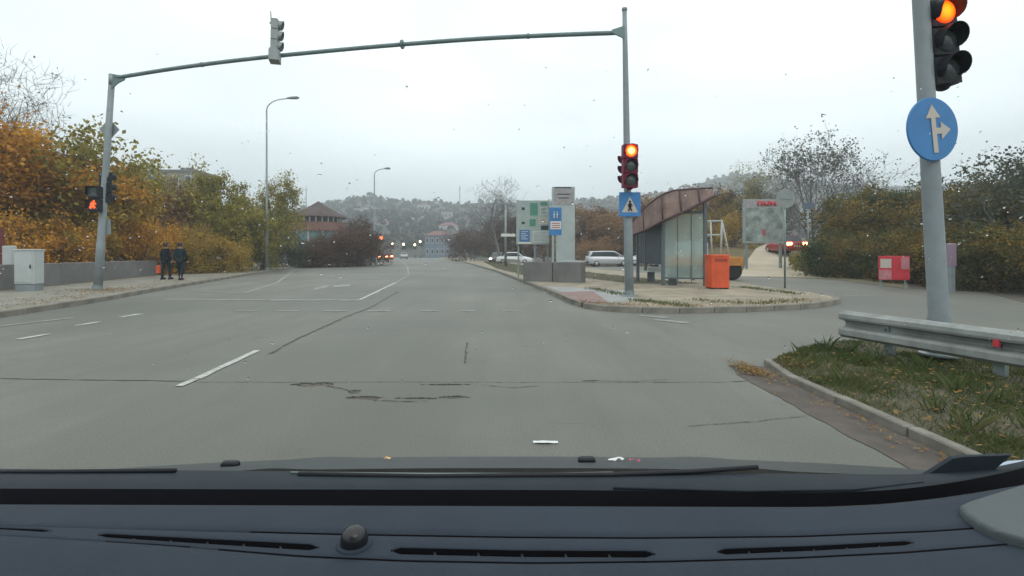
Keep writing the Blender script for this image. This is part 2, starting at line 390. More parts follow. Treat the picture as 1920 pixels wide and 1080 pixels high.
marking([(588, 541), (614, 535), (613, 539), (590, 544)], 'paint_worn'); marking([(624, 536), (656, 533), (657, 537), (625, 539)], 'paint_worn')
for x0, x1 in ((440, 485), (520, 560), (604, 650), (688, 732), (790, 822), (864, 890), (942, 970)):
    dash((x0, 583.5), (x1, 583.5), .16, 'paint_worn', seed=x0)
dash((1200, 592), (1252, 596), .2, 'paint_worn', seed=31); dash((1228, 600), (1292, 606), .2, 'paint_worn', seed=32)
dash((1570, 556), (1640, 553), .12, 'paint_worn', seed=33)

# big ground sheet (earth and dead grass) out to the horizon
sheet('ground', [(-1000, -40), (1000, -40), (1000, 720), (-1000, 720)], -0.012, M['dirt'], kind='structure')
# left pavement, raised
wall_line = [(-17.6, -6), (-16.9, 6), (-16.3, 16), (-17.8, 22), (-19.8, 28.5), (-21.6, 36), (-23.4, 46), (-26, 60)]
kl = [(x, y) for x, y in left_kerb if y < 62]
b = MB(); b.prism([(x - .16, y) for x, y in kl] + list(reversed([(x - .2, y) for x, y in wall_line])), -.01, .115)
b.build('left_pavement', M['pavement'], kind='structure')
# island pavement
cent = Vector((4.5, 17, 0))
def inset(pts, d):
    o = []; n = len(pts)
    for i, p in enumerate(pts):
        a = Vector(pts[max(i - 1, 0)]); c = Vector(pts[min(i + 1, n - 1)]); t = (c - a).normalized(); o.append((p[0] - t.y * d, p[1] + t.x * d))
    return o
isl_in = inset(isl_front, .16)
b = MB(); b.prism(isl_in + isl_back, -.01, .115); b.build('island_pavement', M['island'], kind='structure')
sheet('paved_strip', [at(*p, z=.12) for p in [(1020, 536), (1090, 540), (1185, 545), (1196, 560), (1165, 566), (1110, 566)]], .119, M['pave_edge'], kind='structure')
sheet('red_paving_strip', [at(*p, z=.12) for p in [(1040, 548), (1112, 546), (1140, 566), (1100, 569), (1072, 562)]], .123, M['red_pave'], kind='structure')
sheet('island_grass_strip', [at(*p, z=.12) for p in [(905, 490), (1000, 499), (1110, 511), (1200, 521), (1320, 532), (1180, 531), (1080, 519), (985, 517), (930, 503)]], .119, M['soil'], kind='structure')
# near verge
b = MB(); b.prism([(x + (.075 if i < 4 else .03), y - (.0 if i < 3 else .1)) for i, (x, y) in enumerate(verge_front)] + verge_back, -.01, .058)
b.build('verge', M['soil'], kind='structure')
b = MB(); strip(b, wobble(resample([(2.59, -6), (2.60, 2), (2.60, 5.3), (2.72, 5.85)], .12), .006, 44, 0), .40, .0045, .07, 2); b.build('gutter_dirt', M['gutter'], kind='structure')
# strip of dry verge beyond the side road
sheet('far_verge', [at(*p) for p in [(1385, 517), (1560, 523.5), (1690, 540), (1705, 543), (1702, 524), (1540, 513), (1390, 510)]], .004, mat('dry_verge', (.16, .14, .085), .95, noise=(1.5, .35), bump=(20, .6)), kind='structure')

# kerbs of single stones
stone = MB(); stone.bbox((0, 0, 0.06), (1, .15, .14), .018)
stone_me = stone.mesh('kerb_stone', M['kerb'])
def kerb(pts, step=1.0, h=1.0, side=.075, wy=1.0):
    root = thing('kerb', kind='structure')
    P = [Vector((p[0], p[1], 0)) for p in pts]; r = random.Random(len(pts))
    # walk along the line
    cum = [0]
    for a, c in zip(P, P[1:]): cum.append(cum[-1] + (c - a).length)
    def pos(s):
        for i in range(len(P) - 1):
            if s <= cum[i + 1] or i == len(P) - 2: return P[i].lerp(P[i + 1], (s - cum[i]) / max(1e-6, cum[i + 1] - cum[i]))
    n = int(cum[-1] / step)
    for k in range(n):
        a, c = pos(k * step), pos((k + 1) * step); t = c - a; mid = (a + c) / 2; nn = Vector((-t.y, t.x, 0)).normalized()
        mid = mid + nn * side
        o = place(stone_me, 'kerb_stone', root, (mid.x, mid.y, r.uniform(-.006, .006)), math.atan2(t.y, t.x) + r.uniform(-.006, .006), (t.length - .014, wy, h))
    return root
kerb([p for p in left_kerb if p[1] < 62], 1.0)
kerb(isl_front[1:6], 1.0); kerb(isl_front[5:], .8)
kerb([verge_front[0]] + verge_front[1:5], .8, 0.53, -.045, .60)

# ---------------------------------------------------------------- hills
ridge_px = [(-1600, 392), (-600, 395), (0, 392), (380, 392), (540, 397), (570, 390), (600, 382), (640, 378), (665, 371), (690, 369), (715, 373), (760, 379), (850, 382), (930, 381), (1010, 380), (1100, 379), (1180, 372), (1300, 350), (1340, 334), (1385, 326), (1450, 334), (1550, 345), (1650, 350), (1900, 345), (2600, 350), (4000, 380)]
def ridge(px):
    for (a, ya), (c, yc) in zip(ridge_px, ridge_px[1:]):
        if a <= px <= c: return ya + (yc - ya) * (px - a) / (c - a)
    return 392
NA, ND = 420, 40
ang = np.linspace(R(-62), R(62), NA); dd = np.concatenate([np.linspace(150, 420, ND), [480, 560, 640]])
A, D = np.meshgrid(ang, dd)
HX = np.tan(A) * D; HY = D
px = 960 + FPX * np.tan(A)
ry = np.vectorize(ridge)(px)
H = (HOR - ry) * 420 / FPX + CAMZ
t = np.clip((D - 150) / 270, 0, 1); prof = t ** 1.15
prof = np.where(D > 420, 1 - (D - 420) / 300, prof)
HZ = H * prof + 1.8 * fbm(HX, HY, 31, 5, .03) * np.clip(t * 3, 0, 1) * (t < 1) + .8 * fbm(HX, HY, 32, 3, .25) * (D > 200)
HZ[0, :] = -.5
M['hill'] = mat('hill_wood', (.045, .058, .048), .95, noise=(.03, .3), alt=(.065, .066, .05), bump=(.8, 1.0))
place(grid_mesh('hills', HX, HY, HZ, M['hill'], True), 'hills', kind='structure')
def hill_z(x, y):
    d = y; a = math.atan2(x, y); i = np.searchsorted(dd, d) - 1; j = int((a - ang[0]) / (ang[1] - ang[0]))
    i = max(0, min(len(dd) - 2, i)); j = max(0, min(NA - 2, j)); return float(HZ[i, j])
# ramp road climbing behind the bus stop
ramp_l = [(1398, 517, 0), (1404, 498, .9), (1418, 480, 1.4), (1425, 465, 2.0), (1452, 458, 2.6)]
def rpt(px, d, z): return (xat(px, d), d, z)
rl = [rpt(1385, 29, .0), rpt(1393, 32, .25), rpt(1402, 37, .85), rpt(1418, 44, 1.75), rpt(1440, 52, 2.35)]
rr = [rpt(1545, 27, .0), rpt(1496, 31, .25), rpt(1478, 37, .85), rpt(1481, 44, 1.75), rpt(1492, 52, 2.35)]
b = MB(); vs = []
for a, c in zip(rl, rr): vs += [a, c, (c[0], c[1], c[2] - .6), (a[0], a[1], a[2] - .6)]
fs = []
for i in range(len(rl) - 1):
    q = i * 4; fs += [(q, q + 1, q + 5, q + 4), (q + 1, q + 2, q + 6, q + 5), (q + 3, q, q + 4, q + 7)]
b.add(vs, fs); M['sand'] = mat('sandy_concrete', (.40, .35, .26), .9, noise=(.7, .15), bump=(15, .4)); b.build('ramp_road', M['sand'], kind='structure')
# grassy bank the ramp lies on
bx, by = np.meshgrid(np.linspace(8, 60, 60), np.linspace(28, 90, 50))
mid = np.interp(by, [29, 32, 37, 44, 52, 95], [0.0, .2, .8, 1.7, 2.3, 4.5])
bz = mid - .34 + .07 * fbm(bx, by, 61, 3, .6) - np.clip((20 - bx) * .45, 0, 6)
M['bank'] = mat('autumn_bank', (.19, .12, .045), .95, noise=(.6, .4), alt=(.12, .11, .05), bump=(8, .8))
place(grid_mesh('bank', bx, by, bz, M['bank'], True), 'bank', kind='structure')

# ---------------------------------------------------------------- trees
def leaf_mat(name, cols, rough=.7):
    m = bpy.data.materials.new(name); m.use_nodes = True; n = m.node_tree.nodes; l = m.node_tree.links; p = n['Principled BSDF']
    g = n.new('ShaderNodeNewGeometry'); t = n.new('ShaderNodeTexNoise'); t.inputs['Scale'].default_value = .55; t.inputs['Detail'].default_value = 3
    l.new(g.outputs['Position'], t.inputs['Vector'])
    a = n.new('ShaderNodeMath'); a.operation = 'MULTIPLY_ADD'; a.inputs[1].default_value = .55; l.new(g.outputs['Random Per Island'], a.inputs[0])
    s = n.new('ShaderNodeMath'); s.operation = 'MULTIPLY_ADD'; s.inputs[1].default_value = 1.5; s.inputs[2].default_value = -.53; l.new(t.outputs['Fac'], s.inputs[0]); l.new(s.outputs[0], a.inputs[2])
    c = n.new('ShaderNodeValToRGB'); l.new(a.outputs[0], c.inputs[0])
    e = c.color_ramp.elements; e[0].position = 0; e[0].color = (*cols[0], 1); e[1].position = 1; e[1].color = (*cols[-1], 1)
    for i, q in enumerate(cols[1:-1]): x = e.new((i + 1) / (len(cols) - 1)); x.color = (*q, 1)
    l.new(c.outputs[0], p.inputs['Base Color']); p.inputs['Roughness'].default_value = rough; p.inputs['Specular IOR Level'].default_value = .2
    tr = n.new('ShaderNodeBsdfTranslucent'); l.new(c.outputs[0], tr.inputs[0]); mx = n.new('ShaderNodeMixShader'); mx.inputs[0].default_value = .3
    o = n['Material Output']; l.new(p.outputs[0], mx.inputs[1]); l.new(tr.outputs[0], mx.inputs[2]); l.new(mx.outputs[0], o.inputs[0])
    return m
LM = {
 'orange': leaf_mat('orange_leaves', [(.19, .10, .025), (.48, .225, .03), (.62, .33, .045), (.28, .20, .06)]),
 'amber': leaf_mat('amber_leaves', [(.15, .13, .045), (.32, .225, .045), (.48, .31, .05), (.22, .20, .07)]),
 'olive': leaf_mat('olive_leaves', [(.095, .105, .04), (.21, .20, .05), (.37, .31, .06), (.14, .15, .065)]),
 'brown': leaf_mat('brown_leaves', [(.13, .09, .06), (.24, .155, .09), (.34, .19, .08), (.17, .14, .10)]),
 'green': leaf_mat('dark_green_leaves', [(.02, .036, .02), (.045, .07, .03), (.12, .13, .04), (.03, .045, .03)]),
 'mixed': leaf_mat('mixed_autumn_leaves', [(.03, .045, .025), (.085, .085, .03), (.27, .17, .035), (.06, .065, .035)]),
 'rust': leaf_mat('rust_leaves', [(.065, .045, .035), (.10, .06, .045), (.13, .072, .05), (.075, .06, .05)]),
 'grey': leaf_mat('grey_green_leaves', [(.05, .065, .05), (.08, .10, .07), (.11, .12, .08), (.07, .08, .06)]),
}
def make_tree(seed, h, spread, stems=1, levels=3, kids=(7, 5, 4), trunk=.3, leaves=9000, leaf=.13, clump=.35, bare_top=0.0, tips_only=False, low=0.15, up=.35, r0=None, thin=1.0):
    """returns (wood mesh, leaf mesh); limbs grow from a tapered trunk, leaves gather round the twigs"""
    rng = np.random.default_rng(seed); r = random.Random(seed)
    V, Fc = [], []; twigs = []
    def seg_tube(pts, rad, n):
        base = len(V); up_ = Vector((.31, .95, .1))
        for i, p in enumerate(pts):
            t = (pts[min(i + 1, len(pts) - 1)] - pts[max(i - 1, 0)]); t.normalize()
            a = t.cross(up_); a.normalize(); c = t.cross(a)
            for k in range(n):
                q = p + (a * math.cos(6.2832 * k / n) + c * math.sin(6.2832 * k / n)) * rad[i]; V.append((q.x, q.y, q.z))
        for i in range(len(pts) - 1):
            for k in range(n): Fc.append((base + i * n + k, base + (i + 1) * n + k, base + (i + 1) * n + (k + 1) % n, base + i * n + (k + 1) % n))
    def grow(p, d, length, rad, lv):
        ns = 5 if lv == 0 else (4 if lv == 1 else 3); pts = [p.copy()]; rads = [rad]; q = p.copy(); dd_ = d.copy()
        for i in range(ns):
            dd_ = (dd_ + Vector((r.uniform(-1, 1), r.uniform(-1, 1), r.uniform(-.6, 1) * up)) * (.16 + .06 * lv)).normalized()
            q = q + dd_ * (length / ns); pts.append(q.copy()); rads.append(rad * (1 - .78 * (i + 1) / ns))
        seg_tube(pts, rads, 7 if lv == 0 else (5 if lv == 1 else 3))
        if lv >= levels:
            twigs.extend(pts[1:]); return
        if lv == levels - 1: twigs.append(pts[-1])
        nk = kids[min(lv, len(kids) - 1)]
        for k in range(nk):
            f = (low if lv == 0 else .25) + (1 - (low if lv == 0 else .25)) * (k + r.random()) / nk
            x = f * ns; i = min(int(x), ns - 1); s = pts[i].lerp(pts[i + 1], x - i); rr = rads[i] * (1 - (x - i)) + rads[i + 1] * (x - i)
            ax = (pts[i + 1] - pts[i]).normalized(); ph = r.uniform(0, 6.2832)
            side = ax.cross(Vector((math.cos(ph), math.sin(ph), .3))).normalized()
            nd = (ax * r.uniform(.35, .9) + side * spread + Vector((0, 0, up * .6))).normalized()
            grow(s, nd, length * r.uniform(.42, .68) * (1.15 - .45 * f if lv == 0 else 1), max(rr * .62, .006 * thin), lv + 1)
    for s in range(stems):
        a = 6.2832 * s / stems + r.random(); off = Vector((math.cos(a), math.sin(a), 0)) * (.35 if stems > 1 else 0) * r.uniform(.5, 2.2)
        lean = Vector((math.cos(a) * (.45 if stems > 1 else .04), math.sin(a) * (.45 if stems > 1 else .04), 1)).normalized()
        grow(off + Vector((0, 0, -.15)), lean, h * r.uniform(.72, .88), (trunk if stems == 1 else trunk * .5), 0)
    T = np.array([(t.x, t.y, t.z) for t in twigs])
    sc = h / max(T[:, 2].max(), 1e-3)
    if leaves:
        w = np.ones(len(T))
        if bare_top: w *= np.clip((1 - bare_top - T[:, 2] / T[:, 2].max()) / .25, .03, 1)
        if tips_only: w *= np.clip((T[:, 2] / T[:, 2].max() - .45) / .5, .0, 1) ** 1.5
        keepc = rng.random(len(T)) < .8; w *= np.where(keepc, 1, .15); w /= w.sum()
        idx = rng.choice(len(T), leaves, p=w); c = T[idx] + rng.normal(0, clump / 2, (leaves, 3)) * (1, 1, .8)
        c[:, 2] = np.maximum(c[:, 2], .03)
        a = rng.normal(0, 1, (leaves, 3)); a /= np.linalg.norm(a, axis=1)[:, None]
        bb = np.cross(a, rng.normal(0, 1, (leaves, 3))); bb /= np.linalg.norm(bb, axis=1)[:, None]
        s = leaf * rng.uniform(.5, 1.25, leaves)[:, None]
        q = np.stack([c - a * s * .5, c - bb * s * .34, c + a * s * .5, c + bb * s * .34], 1) * (1, 1, 1)
        lv_ = q.reshape(-1, 3) * sc
    Va = np.array(V) * sc; Fa = np.array(Fc)
    def mk(name, v, f):
        me = bpy.data.meshes.new(name); k = f.shape[1]
        me.vertices.add(len(v)); me.vertices.foreach_set('co', v.astype(np.float32).ravel()); me.loops.add(f.size); me.loops.foreach_set('vertex_index', f.astype(np.int32).ravel())
        me.polygons.add(len(f)); me.polygons.foreach_set('loop_start', np.arange(0, f.size, k, dtype=np.int32)); me.polygons.foreach_set('loop_total', np.full(len(f), k, dtype=np.int32)); me.update(calc_edges=True); return me
    wm = mk('trunk', Va, Fa); wm.polygons.foreach_set('use_smooth', np.ones(len(Fa), bool))
    lm = mk('crown', lv_, np.arange(leaves * 4).reshape(-1, 4)) if leaves else None
    return wm, lm

TT = {
 'tall': make_tree(1, 9, .75, 1, 3, (12, 6, 5), .22, 16000, .21, .6, .22, low=.12),
 'round': make_tree(2, 7, .9, 1, 3, (13, 6, 5), .18, 12500, .20, .5, low=.10),
 'wide': make_tree(3, 6, 1.0, 2, 3, (10, 5, 5), .2, 13000, .19, .5, low=.08),
 'bush': make_tree(4, 3.6, 1.1, 6, 2, (9, 6), .10, 10500, .155, .42, low=.02, up=.2),
 'bush2': make_tree(5, 4.2, 1.0, 5, 2, (9, 7), .10, 10500, .16, .45, low=.03, up=.3),
 'thin': make_tree(6, 8, .8, 1, 4, (12, 6, 5, 3), .17, 2200, .17, .3, low=.2, thin=.8),
 'tips': make_tree(7, 8, .85, 3, 3, (12, 7, 6), .26, 3000, .19, .28, tips_only=True, low=.25, up=.55, thin=2.2),
 'bare': make_tree(8, 9, .85, 1, 4, (12, 7, 5, 3), .2, 300, .1, .3, low=.3, thin=1.7),
 'sparse': make_tree(9, 7, .85, 1, 3, (13, 7, 6), .16, 9500, .16, .32, low=.12, thin=1.6),
}
def tree(name, kind, lm, x, y, h, label, cat='tree', group=None, rz=None, sx=1.0, z=-.02, bark='bark'):
    wm, cm = TT[kind]; H0 = max(v.co.z for v in wm.vertices) if kind not in tree.h else tree.h[kind]; tree.h[kind] = H0
    r = random.Random(int(x * 97 + y * 31)); s = h / H0
    t = thing(name, label, cat, (x, y, z), r.uniform(0, 6.28) if rz is None else rz, group); t.scale = (s * sx, s * sx, s)
    key = (kind, bark); 
    if key not in tree.w: tree.w[key] = wm.copy(); tree.w[key].materials.append(M[bark])
    place(tree.w[key], 'trunk', t)
    if cm:
        key = (kind, lm)
        if key not in tree.c: tree.c[key] = cm.copy(); tree.c[key].materials.append(LM[lm])
        place(tree.c[key], 'crown', t)
    return t
tree.h, tree.w, tree.c = {}, {}, {}
def tpx(name, kind, lm, px, d, top, label, base=0.0, **k):
    x = xat(px, d); return tree(name, kind, lm, x, d, (HOR - top) * d / FPX + CAMZ - base, label, z=base - .02, **k)

GL = 'autumn trees behind the low wall'
tpx('autumn_tree', 'tall', 'orange', -70, 21, 120, 'tall orange autumn tree standing leftmost of all behind the low wall', group=GL, sx=1.2)
tpx('autumn_tree', 'tall', 'orange', 15, 23.5, 150, 'tall bright orange tree right above the pale cabinet, its crown the brightest orange', group=GL, sx=1.0)
tpx('bare_tree', 'bare', 'grey', 12, 26, 72, 'bare grey treetop standing above the orange autumn tree', group=GL, bark='bark_grey')
tpx('autumn_tree', 'round', 'amber', 105, 25, 262, 'amber tree with green patches between the pale cabinet and the signal pole', group=GL)
tpx('autumn_tree', 'wide', 'olive', 165, 28, 262, 'olive green tree rising directly behind the left signal pole', group=GL)
tpx('autumn_tree', 'round', 'amber', 235, 28.5, 312, 'amber tree just right of the left signal pole, in front of the grey block', group=GL)
tpx('autumn_tree', 'wide', 'brown', 300, 32, 325, 'brown leaved tree whose top meets the roof of the grey block', group=GL)
tpx('autumn_tree', 'bush2', 'orange', 262, 27.3, 398, 'low orange bush behind the wall left of the two walkers', group=GL, cat='bush')
tpx('autumn_tree', 'bush', 'orange', 60, 22, 385, 'orange bush behind the wall beside the pale cabinet', group=GL, cat='bush')
tpx('autumn_tree', 'bush2', 'amber', 130, 24, 400, 'amber bush behind the wall just left of the signal pole', group=GL, cat='bush')
tpx('autumn_tree', 'round', 'brown', 352, 36, 345, 'brown and purple toned tree above the two walkers', group=GL)
tpx('autumn_tree', 'bush2', 'amber', 335, 30.0, 415, 'yellow bush behind the heads of the two walkers', group=GL, cat='bush')
tpx('autumn_tree', 'round', 'olive', 425, 34, 300, 'yellow green tree left of the tall street lamp', group=GL, sx=.85)
tpx('autumn_tree', 'sparse', 'olive', 492, 37, 312, 'thin dark leaved tree that the tall street lamp stands in front of', group=GL, sx=.8)
tpx('autumn_tree', 'wide', 'olive', 448, 36, 378, 'broad yellow green tree at the foot of the tall street lamp', group=GL)
tpx('autumn_tree', 'bush', 'amber', 395, 31.5, 425, 'yellow green bush on the pavement edge right of the two walkers', group=GL, cat='bush')
tpx('autumn_tree', 'bush2', 'olive', 470, 37, 425, 'olive bush beside the foot of the tall street lamp', group=GL, cat='bush')
tpx('autumn_tree', 'sparse', 'grey', 514, 44, 372, 'thin grey green tree between the street lamp and the round pavilion', group=GL)
GH = 'rust coloured hedge bushes in front of the round pavilion'
for px_, d, top, lab, km, lm in ((548, 46, 432, 'dark bush at the left end of the rust hedge', 'bush', 'grey'), (578, 47, 444, 'dark grey bush under the left half of the pavilion', 'bush2', 'rust'),
                        (612, 48, 446, 'rust bush under the middle of the pavilion', 'bush', 'rust'), (640, 49, 430, 'rust bush under the right eave of the pavilion', 'bush2', 'rust'),
                        (665, 51, 420, 'tallest rust bush of the hedge right of the pavilion', 'bush2', 'rust'), (690, 54, 438, 'rust bush at the right end of the hedge near the red lights', 'bush', 'rust')):
    tpx('hedge_bush', km, lm, px_, d, top, lab, group=GH, cat='bush', sx=1.15)
tpx('street_tree', 'sparse', 'rust', 655, 62, 400, 'rust coloured tree rising behind the hedge right of the pavilion', group=GH)
tpx('bare_tree', 'bare', 'grey', 938, 62, 318, 'lone bare tree standing beside the utility pole', bark='bark_grey')
# trees beyond the bus stop
GR = 'rust brown trees beyond the parked cars'
for i, (px_, d, top, km, lm, lab) in enumerate((
    (885, 85, 424, 'bush2', 'rust', 'low brown bush left of the utility pole'), (915, 80, 404, 'sparse', 'rust', 'brown tree just left of the utility pole'),
    (975, 78, 394, 'round', 'rust', 'brown tree behind the left half of the town map board'), (1020, 76, 398, 'round', 'brown', 'brown tree between the map board and the tall pylon'),
    (1098, 66, 378, 'round', 'rust', 'rust tree right beside the tall white pylon'), (1135, 62, 388, 'wide', 'brown', 'brown tree between the pylon and the signal pole'),
    (1165, 70, 372, 'round', 'rust', 'rust tree hidden behind the crossing sign'), (1215, 60, 372, 'round', 'rust', 'rust tree behind the left end of the bus shelter'),
    (1270, 66, 358, 'wide', 'brown', 'brown tree behind the glass of the bus shelter'), (1325, 62, 352, 'round', 'amber', 'amber tree above the orange bin'),
    (1380, 60, 340, 'round', 'rust', 'dull brown tree left of the billboard'), (1355, 52, 392, 'wide', 'amber', 'orange toned tree between the bus shelter and the billboard'),
    (1120, 55, 440, 'bush', 'brown', 'low brown bush behind the pale van'), (1425, 66, 330, 'round', 'grey', 'grey green tree right above the billboard'))):
    tpx('wood_tree', km, lm, px_, d, top, lab, base=0 if px_ < 1180 else min(3.0, (d - 40) * .06), group=GR, cat='bush' if 'bush' in km else 'tree', sx=1.1)
tpx('poplar_tree', 'thin', 'olive', 1425, 58, 292, 'small thin dark treetop left of the big leafless tree', base=2)
tpx('big_tree', 'tips', 'grey', 1530, 44, 236, 'big nearly leafless tree with a few leaves left at its tips', bark='bark_grey', base=1.0, sx=1.0)
tpx('big_tree', 'sparse', 'grey', 1915, 21, 222, 'dark thin tree reaching highest at the right, beyond the round blue sign', bark='bark_grey', group='dark trees at the right')
tpx('big_tree', 'sparse', 'grey', 1990, 18, 190, 'dark thin tree nearest to the guardrail', bark='bark_grey', group='dark trees at the right', sx=1.1)
GD = 'dense dark trees along the side road'
for i, (px_, d, top, km, lm, lab) in enumerate((
    (1612, 40, 352, 'wide', 'green', 'dark green tree just right of the round sign seen from behind'), (1562, 36, 350, 'round', 'green', 'dark green tree under the big leafless tree'),
    (1600, 34, 352, 'wide', 'mixed', 'mixed green tree right of the big leafless tree'), (1655, 32, 334, 'round', 'green', 'dark tree above the red and white board'),
    (1700, 30, 362, 'wide', 'mixed', 'yellow tinged tree just left of the near signal pole'), (1760, 30, 342, 'round', 'mixed', 'autumn tinged tree right behind the near signal pole'),
    (1815, 27, 366, 'wide', 'amber', 'orange tinged tree just right of the near signal pole'), (1860, 25, 318, 'round', 'mixed', 'green and orange tree left of the tall dark tree'),
    (1915, 23, 300, 'wide', 'green', 'dark green tree at the foot of the tall dark tree'), (1990, 20, 330, 'wide', 'mixed', 'mixed tree last along the side road'))):
    tpx('roadside_tree', km, lm, px_ + (22 if km == 'wide' and px_ < 1640 else 0), d, top, lab, group=GD, sx=.72 if px_ < 1640 else 1.15)
GB = 'dark bushes along the side road'
for i, (px_, d, top, km, lm, lab) in enumerate((
    (1545, 31, 455, 'bush', 'olive', 'yellow green bush at the foot of the ramp road'), (1594, 29.5, 425, 'bush2', 'green', 'dark bush right of the yellow green bush'),
    (1580, 28, 430, 'bush', 'green', 'dark bush midway to the red and white board'), (1628, 26, 425, 'bush2', 'mixed', 'dark bush left of the red and white board'),
    (1680, 24, 422, 'bush', 'green', 'dark bush behind the red and white board'), (1725, 22, 420, 'bush2', 'mixed', 'bush between the red and white board and the near signal pole'),
    (1790, 20.5, 415, 'bush', 'mixed', 'bush behind the pink post'), (1835, 19, 410, 'bush2', 'mixed', 'orange flecked bush right of the pink post'),
    (1895, 17.5, 405, 'bush', 'green', 'dark bush where the side road bends'), (1965, 15.5, 400, 'bush2', 'mixed', 'bush nearest along the side road'))):
    tpx('roadside_bush', km, lm, px_, d, top, lab, group=GB, cat='bush', sx=1.2)

# far woods on the hills: one mass of rough crowns
def crowns(name, pts, m, leafsz=.9, n=26, seed=1, **k):
    rng = np.random.default_rng(seed); P = np.array(pts)
    N = len(P) * n; base = np.repeat(P[:, :3], n, 0); hh = np.repeat(P[:, 3], n); 
    th = rng.uniform(0, 6.2832, N); ph = np.arccos(rng.uniform(-.3, 1, N)); rr = rng.uniform(.6, 1.05, N)
    c = base + np.stack([np.sin(ph) * np.cos(th) * hh * .42 * rr, np.sin(ph) * np.sin(th) * hh * .42 * rr, hh * .55 + np.cos(ph) * hh * .48 * rr], 1)
    a = rng.normal(0, 1, (N, 3)); a /= np.linalg.norm(a, axis=1)[:, None]; bb = np.cross(a, rng.normal(0, 1, (N, 3))); bb /= np.linalg.norm(bb, axis=1)[:, None]
    s = (hh * leafsz * rng.uniform(.25, .5, N))[:, None]
    v = np.stack([c - a * s * .6, c - bb * s * .5, c + a * s * .6, c + bb * s * .5], 1).reshape(-1, 3); f = np.arange(N * 4, dtype=np.int32)
    me = bpy.data.meshes.new(name); me.vertices.add(len(v)); me.vertices.foreach_set('co', v.astype(np.float32).ravel()); me.loops.add(len(f)); me.loops.foreach_set('vertex_index', f)
    me.polygons.add(N); me.polygons.foreach_set('loop_start', np.arange(0, N * 4, 4, dtype=np.int32)); me.polygons.foreach_set('loop_total', np.full(N, 4, dtype=np.int32)); me.update(calc_edges=True)
    me.materials.append(m); return place(me, name, kind='stuff', **k)
r = random.Random(12); pts = []
while len(pts) < 5200:
    d = r.uniform(170, 425); a = R(r.uniform(-50, 52)); x = math.tan(a) * d
    pts.append((x, d, hill_z(x, d) - .5, r.uniform(2.0, 4.2)))
M['hillleaf'] = leaf_mat('far_wood_leaves', [(.04, .052, .044), (.048, .06, .05), (.062, .064, .05), (.042, .055, .047)])
crowns('far_wood', pts, M['hillleaf'], seed=4)
pts = []
while len(pts) < 330:
    d = r.uniform(75, 165); px_ = r.uniform(700, 1500); x = xat(px_, d)
    if -34 < x < 6 and abs((x) - np.interp(d, [55, 80, 115, 180], [-9, -13, -21, -36])) < 13: continue
    pts.append((x, d, -.2, r.uniform(1.6, 4.2 if px_ > 880 else 3.0)))
while len(pts) < 520:
    d = r.uniform(70, 170); px_ = r.uniform(380, 690); pts.append((xat(px_, d), d, -.2, r.uniform(2.5, 6)))
M['brushleaf'] = leaf_mat('roadside_brush_leaves', [(.07, .06, .05), (.11, .08, .06), (.13, .10, .065), (.085, .075, .06)])
crowns('roadside_brush', pts, M['brushleaf'], .5, 90, 5)
# grass on the near verge and along the island, fallen leaves on pavements and gutters
def inside(p, poly):
    c = False; n = len(poly); x, y = p[0], p[1]
    for i in range(n):
        a, b_ = poly[i], poly[i - 1]
        if (a[1] > y) != (b_[1] > y) and x < (b_[0] - a[0]) * (y - a[1]) / (b_[1] - a[1]) + a[0]: c = not c
    return c
def blades(name, pts, m, hmin, hmax, wid, seed, z0):
    rng = np.random.default_rng(seed); P = np.array(pts); n = len(P); hh = rng.uniform(hmin, hmax, n); th = rng.uniform(0, 6.2832, n)
    dx, dy = np.cos(th) * wid, np.sin(th) * wid; lx, ly = rng.normal(0, .45, n) * hh, rng.normal(0, .45, n) * hh
    v = np.stack([np.stack([P[:, 0] - dx, P[:, 1] - dy, np.full(n, z0)], 1), np.stack([P[:, 0] + dx, P[:, 1] + dy, np.full(n, z0)], 1), np.stack([P[:, 0] + lx * .4 + dx * .7, P[:, 1] + ly * .4 + dy * .7, z0 + hh * .6], 1), np.stack([P[:, 0] + lx, P[:, 1] + ly, z0 + hh], 1)], 1).reshape(-1, 3)
    me = bpy.data.meshes.new(name); N = n; me.vertices.add(len(v)); me.vertices.foreach_set('co', v.astype(np.float32).ravel()); me.loops.add(N * 4); me.loops.foreach_set('vertex_index', np.arange(N * 4, dtype=np.int32))
    me.polygons.add(N); me.polygons.foreach_set('loop_start', np.arange(0, N * 4, 4, dtype=np.int32)); me.polygons.foreach_set('loop_total', np.full(N, 4, dtype=np.int32)); me.update(calc_edges=True); me.materials.append(m)
    return place(me, name, kind='stuff')
M['grass'] = leaf_mat('grass_blades', [(.045, .065, .022), (.08, .115, .035), (.12, .13, .05), (.20, .15, .08)])
vp = [(2.9, 1.5), (2.9, 5.4), (3.0, 5.85), (3.9, 6.7), (4.7, 7.2), (5.3, 7.2), (6.6, 5.0), (7.4, 2.0)]
r = random.Random(5); pts = []; cl = [(r.uniform(2.7, 7), r.uniform(1.5, 7), r.uniform(.06, .24)) for _ in range(120)]
while len(pts) < 56000:
    cx, cy, rr_ = cl[r.randrange(len(cl))]; p = (r.gauss(cx, rr_), r.gauss(cy, rr_)) if r.random() < .88 else (r.uniform(2.7, 7.2), r.uniform(1.5, 7.2))
    if inside(p, vp): pts.append(p)
blades('grass', pts, M['grass'], .015, .055, .0035, 3, .055)
pts = []
for k in range(60):
    cx, cy = r.uniform(3, 6.8), r.uniform(2, 7)
    for q in range(18):
        p = (r.gauss(cx, .04), r.gauss(cy, .04))
        if inside(p, vp): pts.append(p)
blades('tall_weeds', pts, M['grass'], .08, .2, .006, 13, .055)
pts = []; isl_g = [at(*p, z=.12) for p in [(905, 490), (1000, 499), (1110, 511), (1200, 521), (1320, 532), (1180, 531), (1080, 519), (985, 517), (930, 503)]]
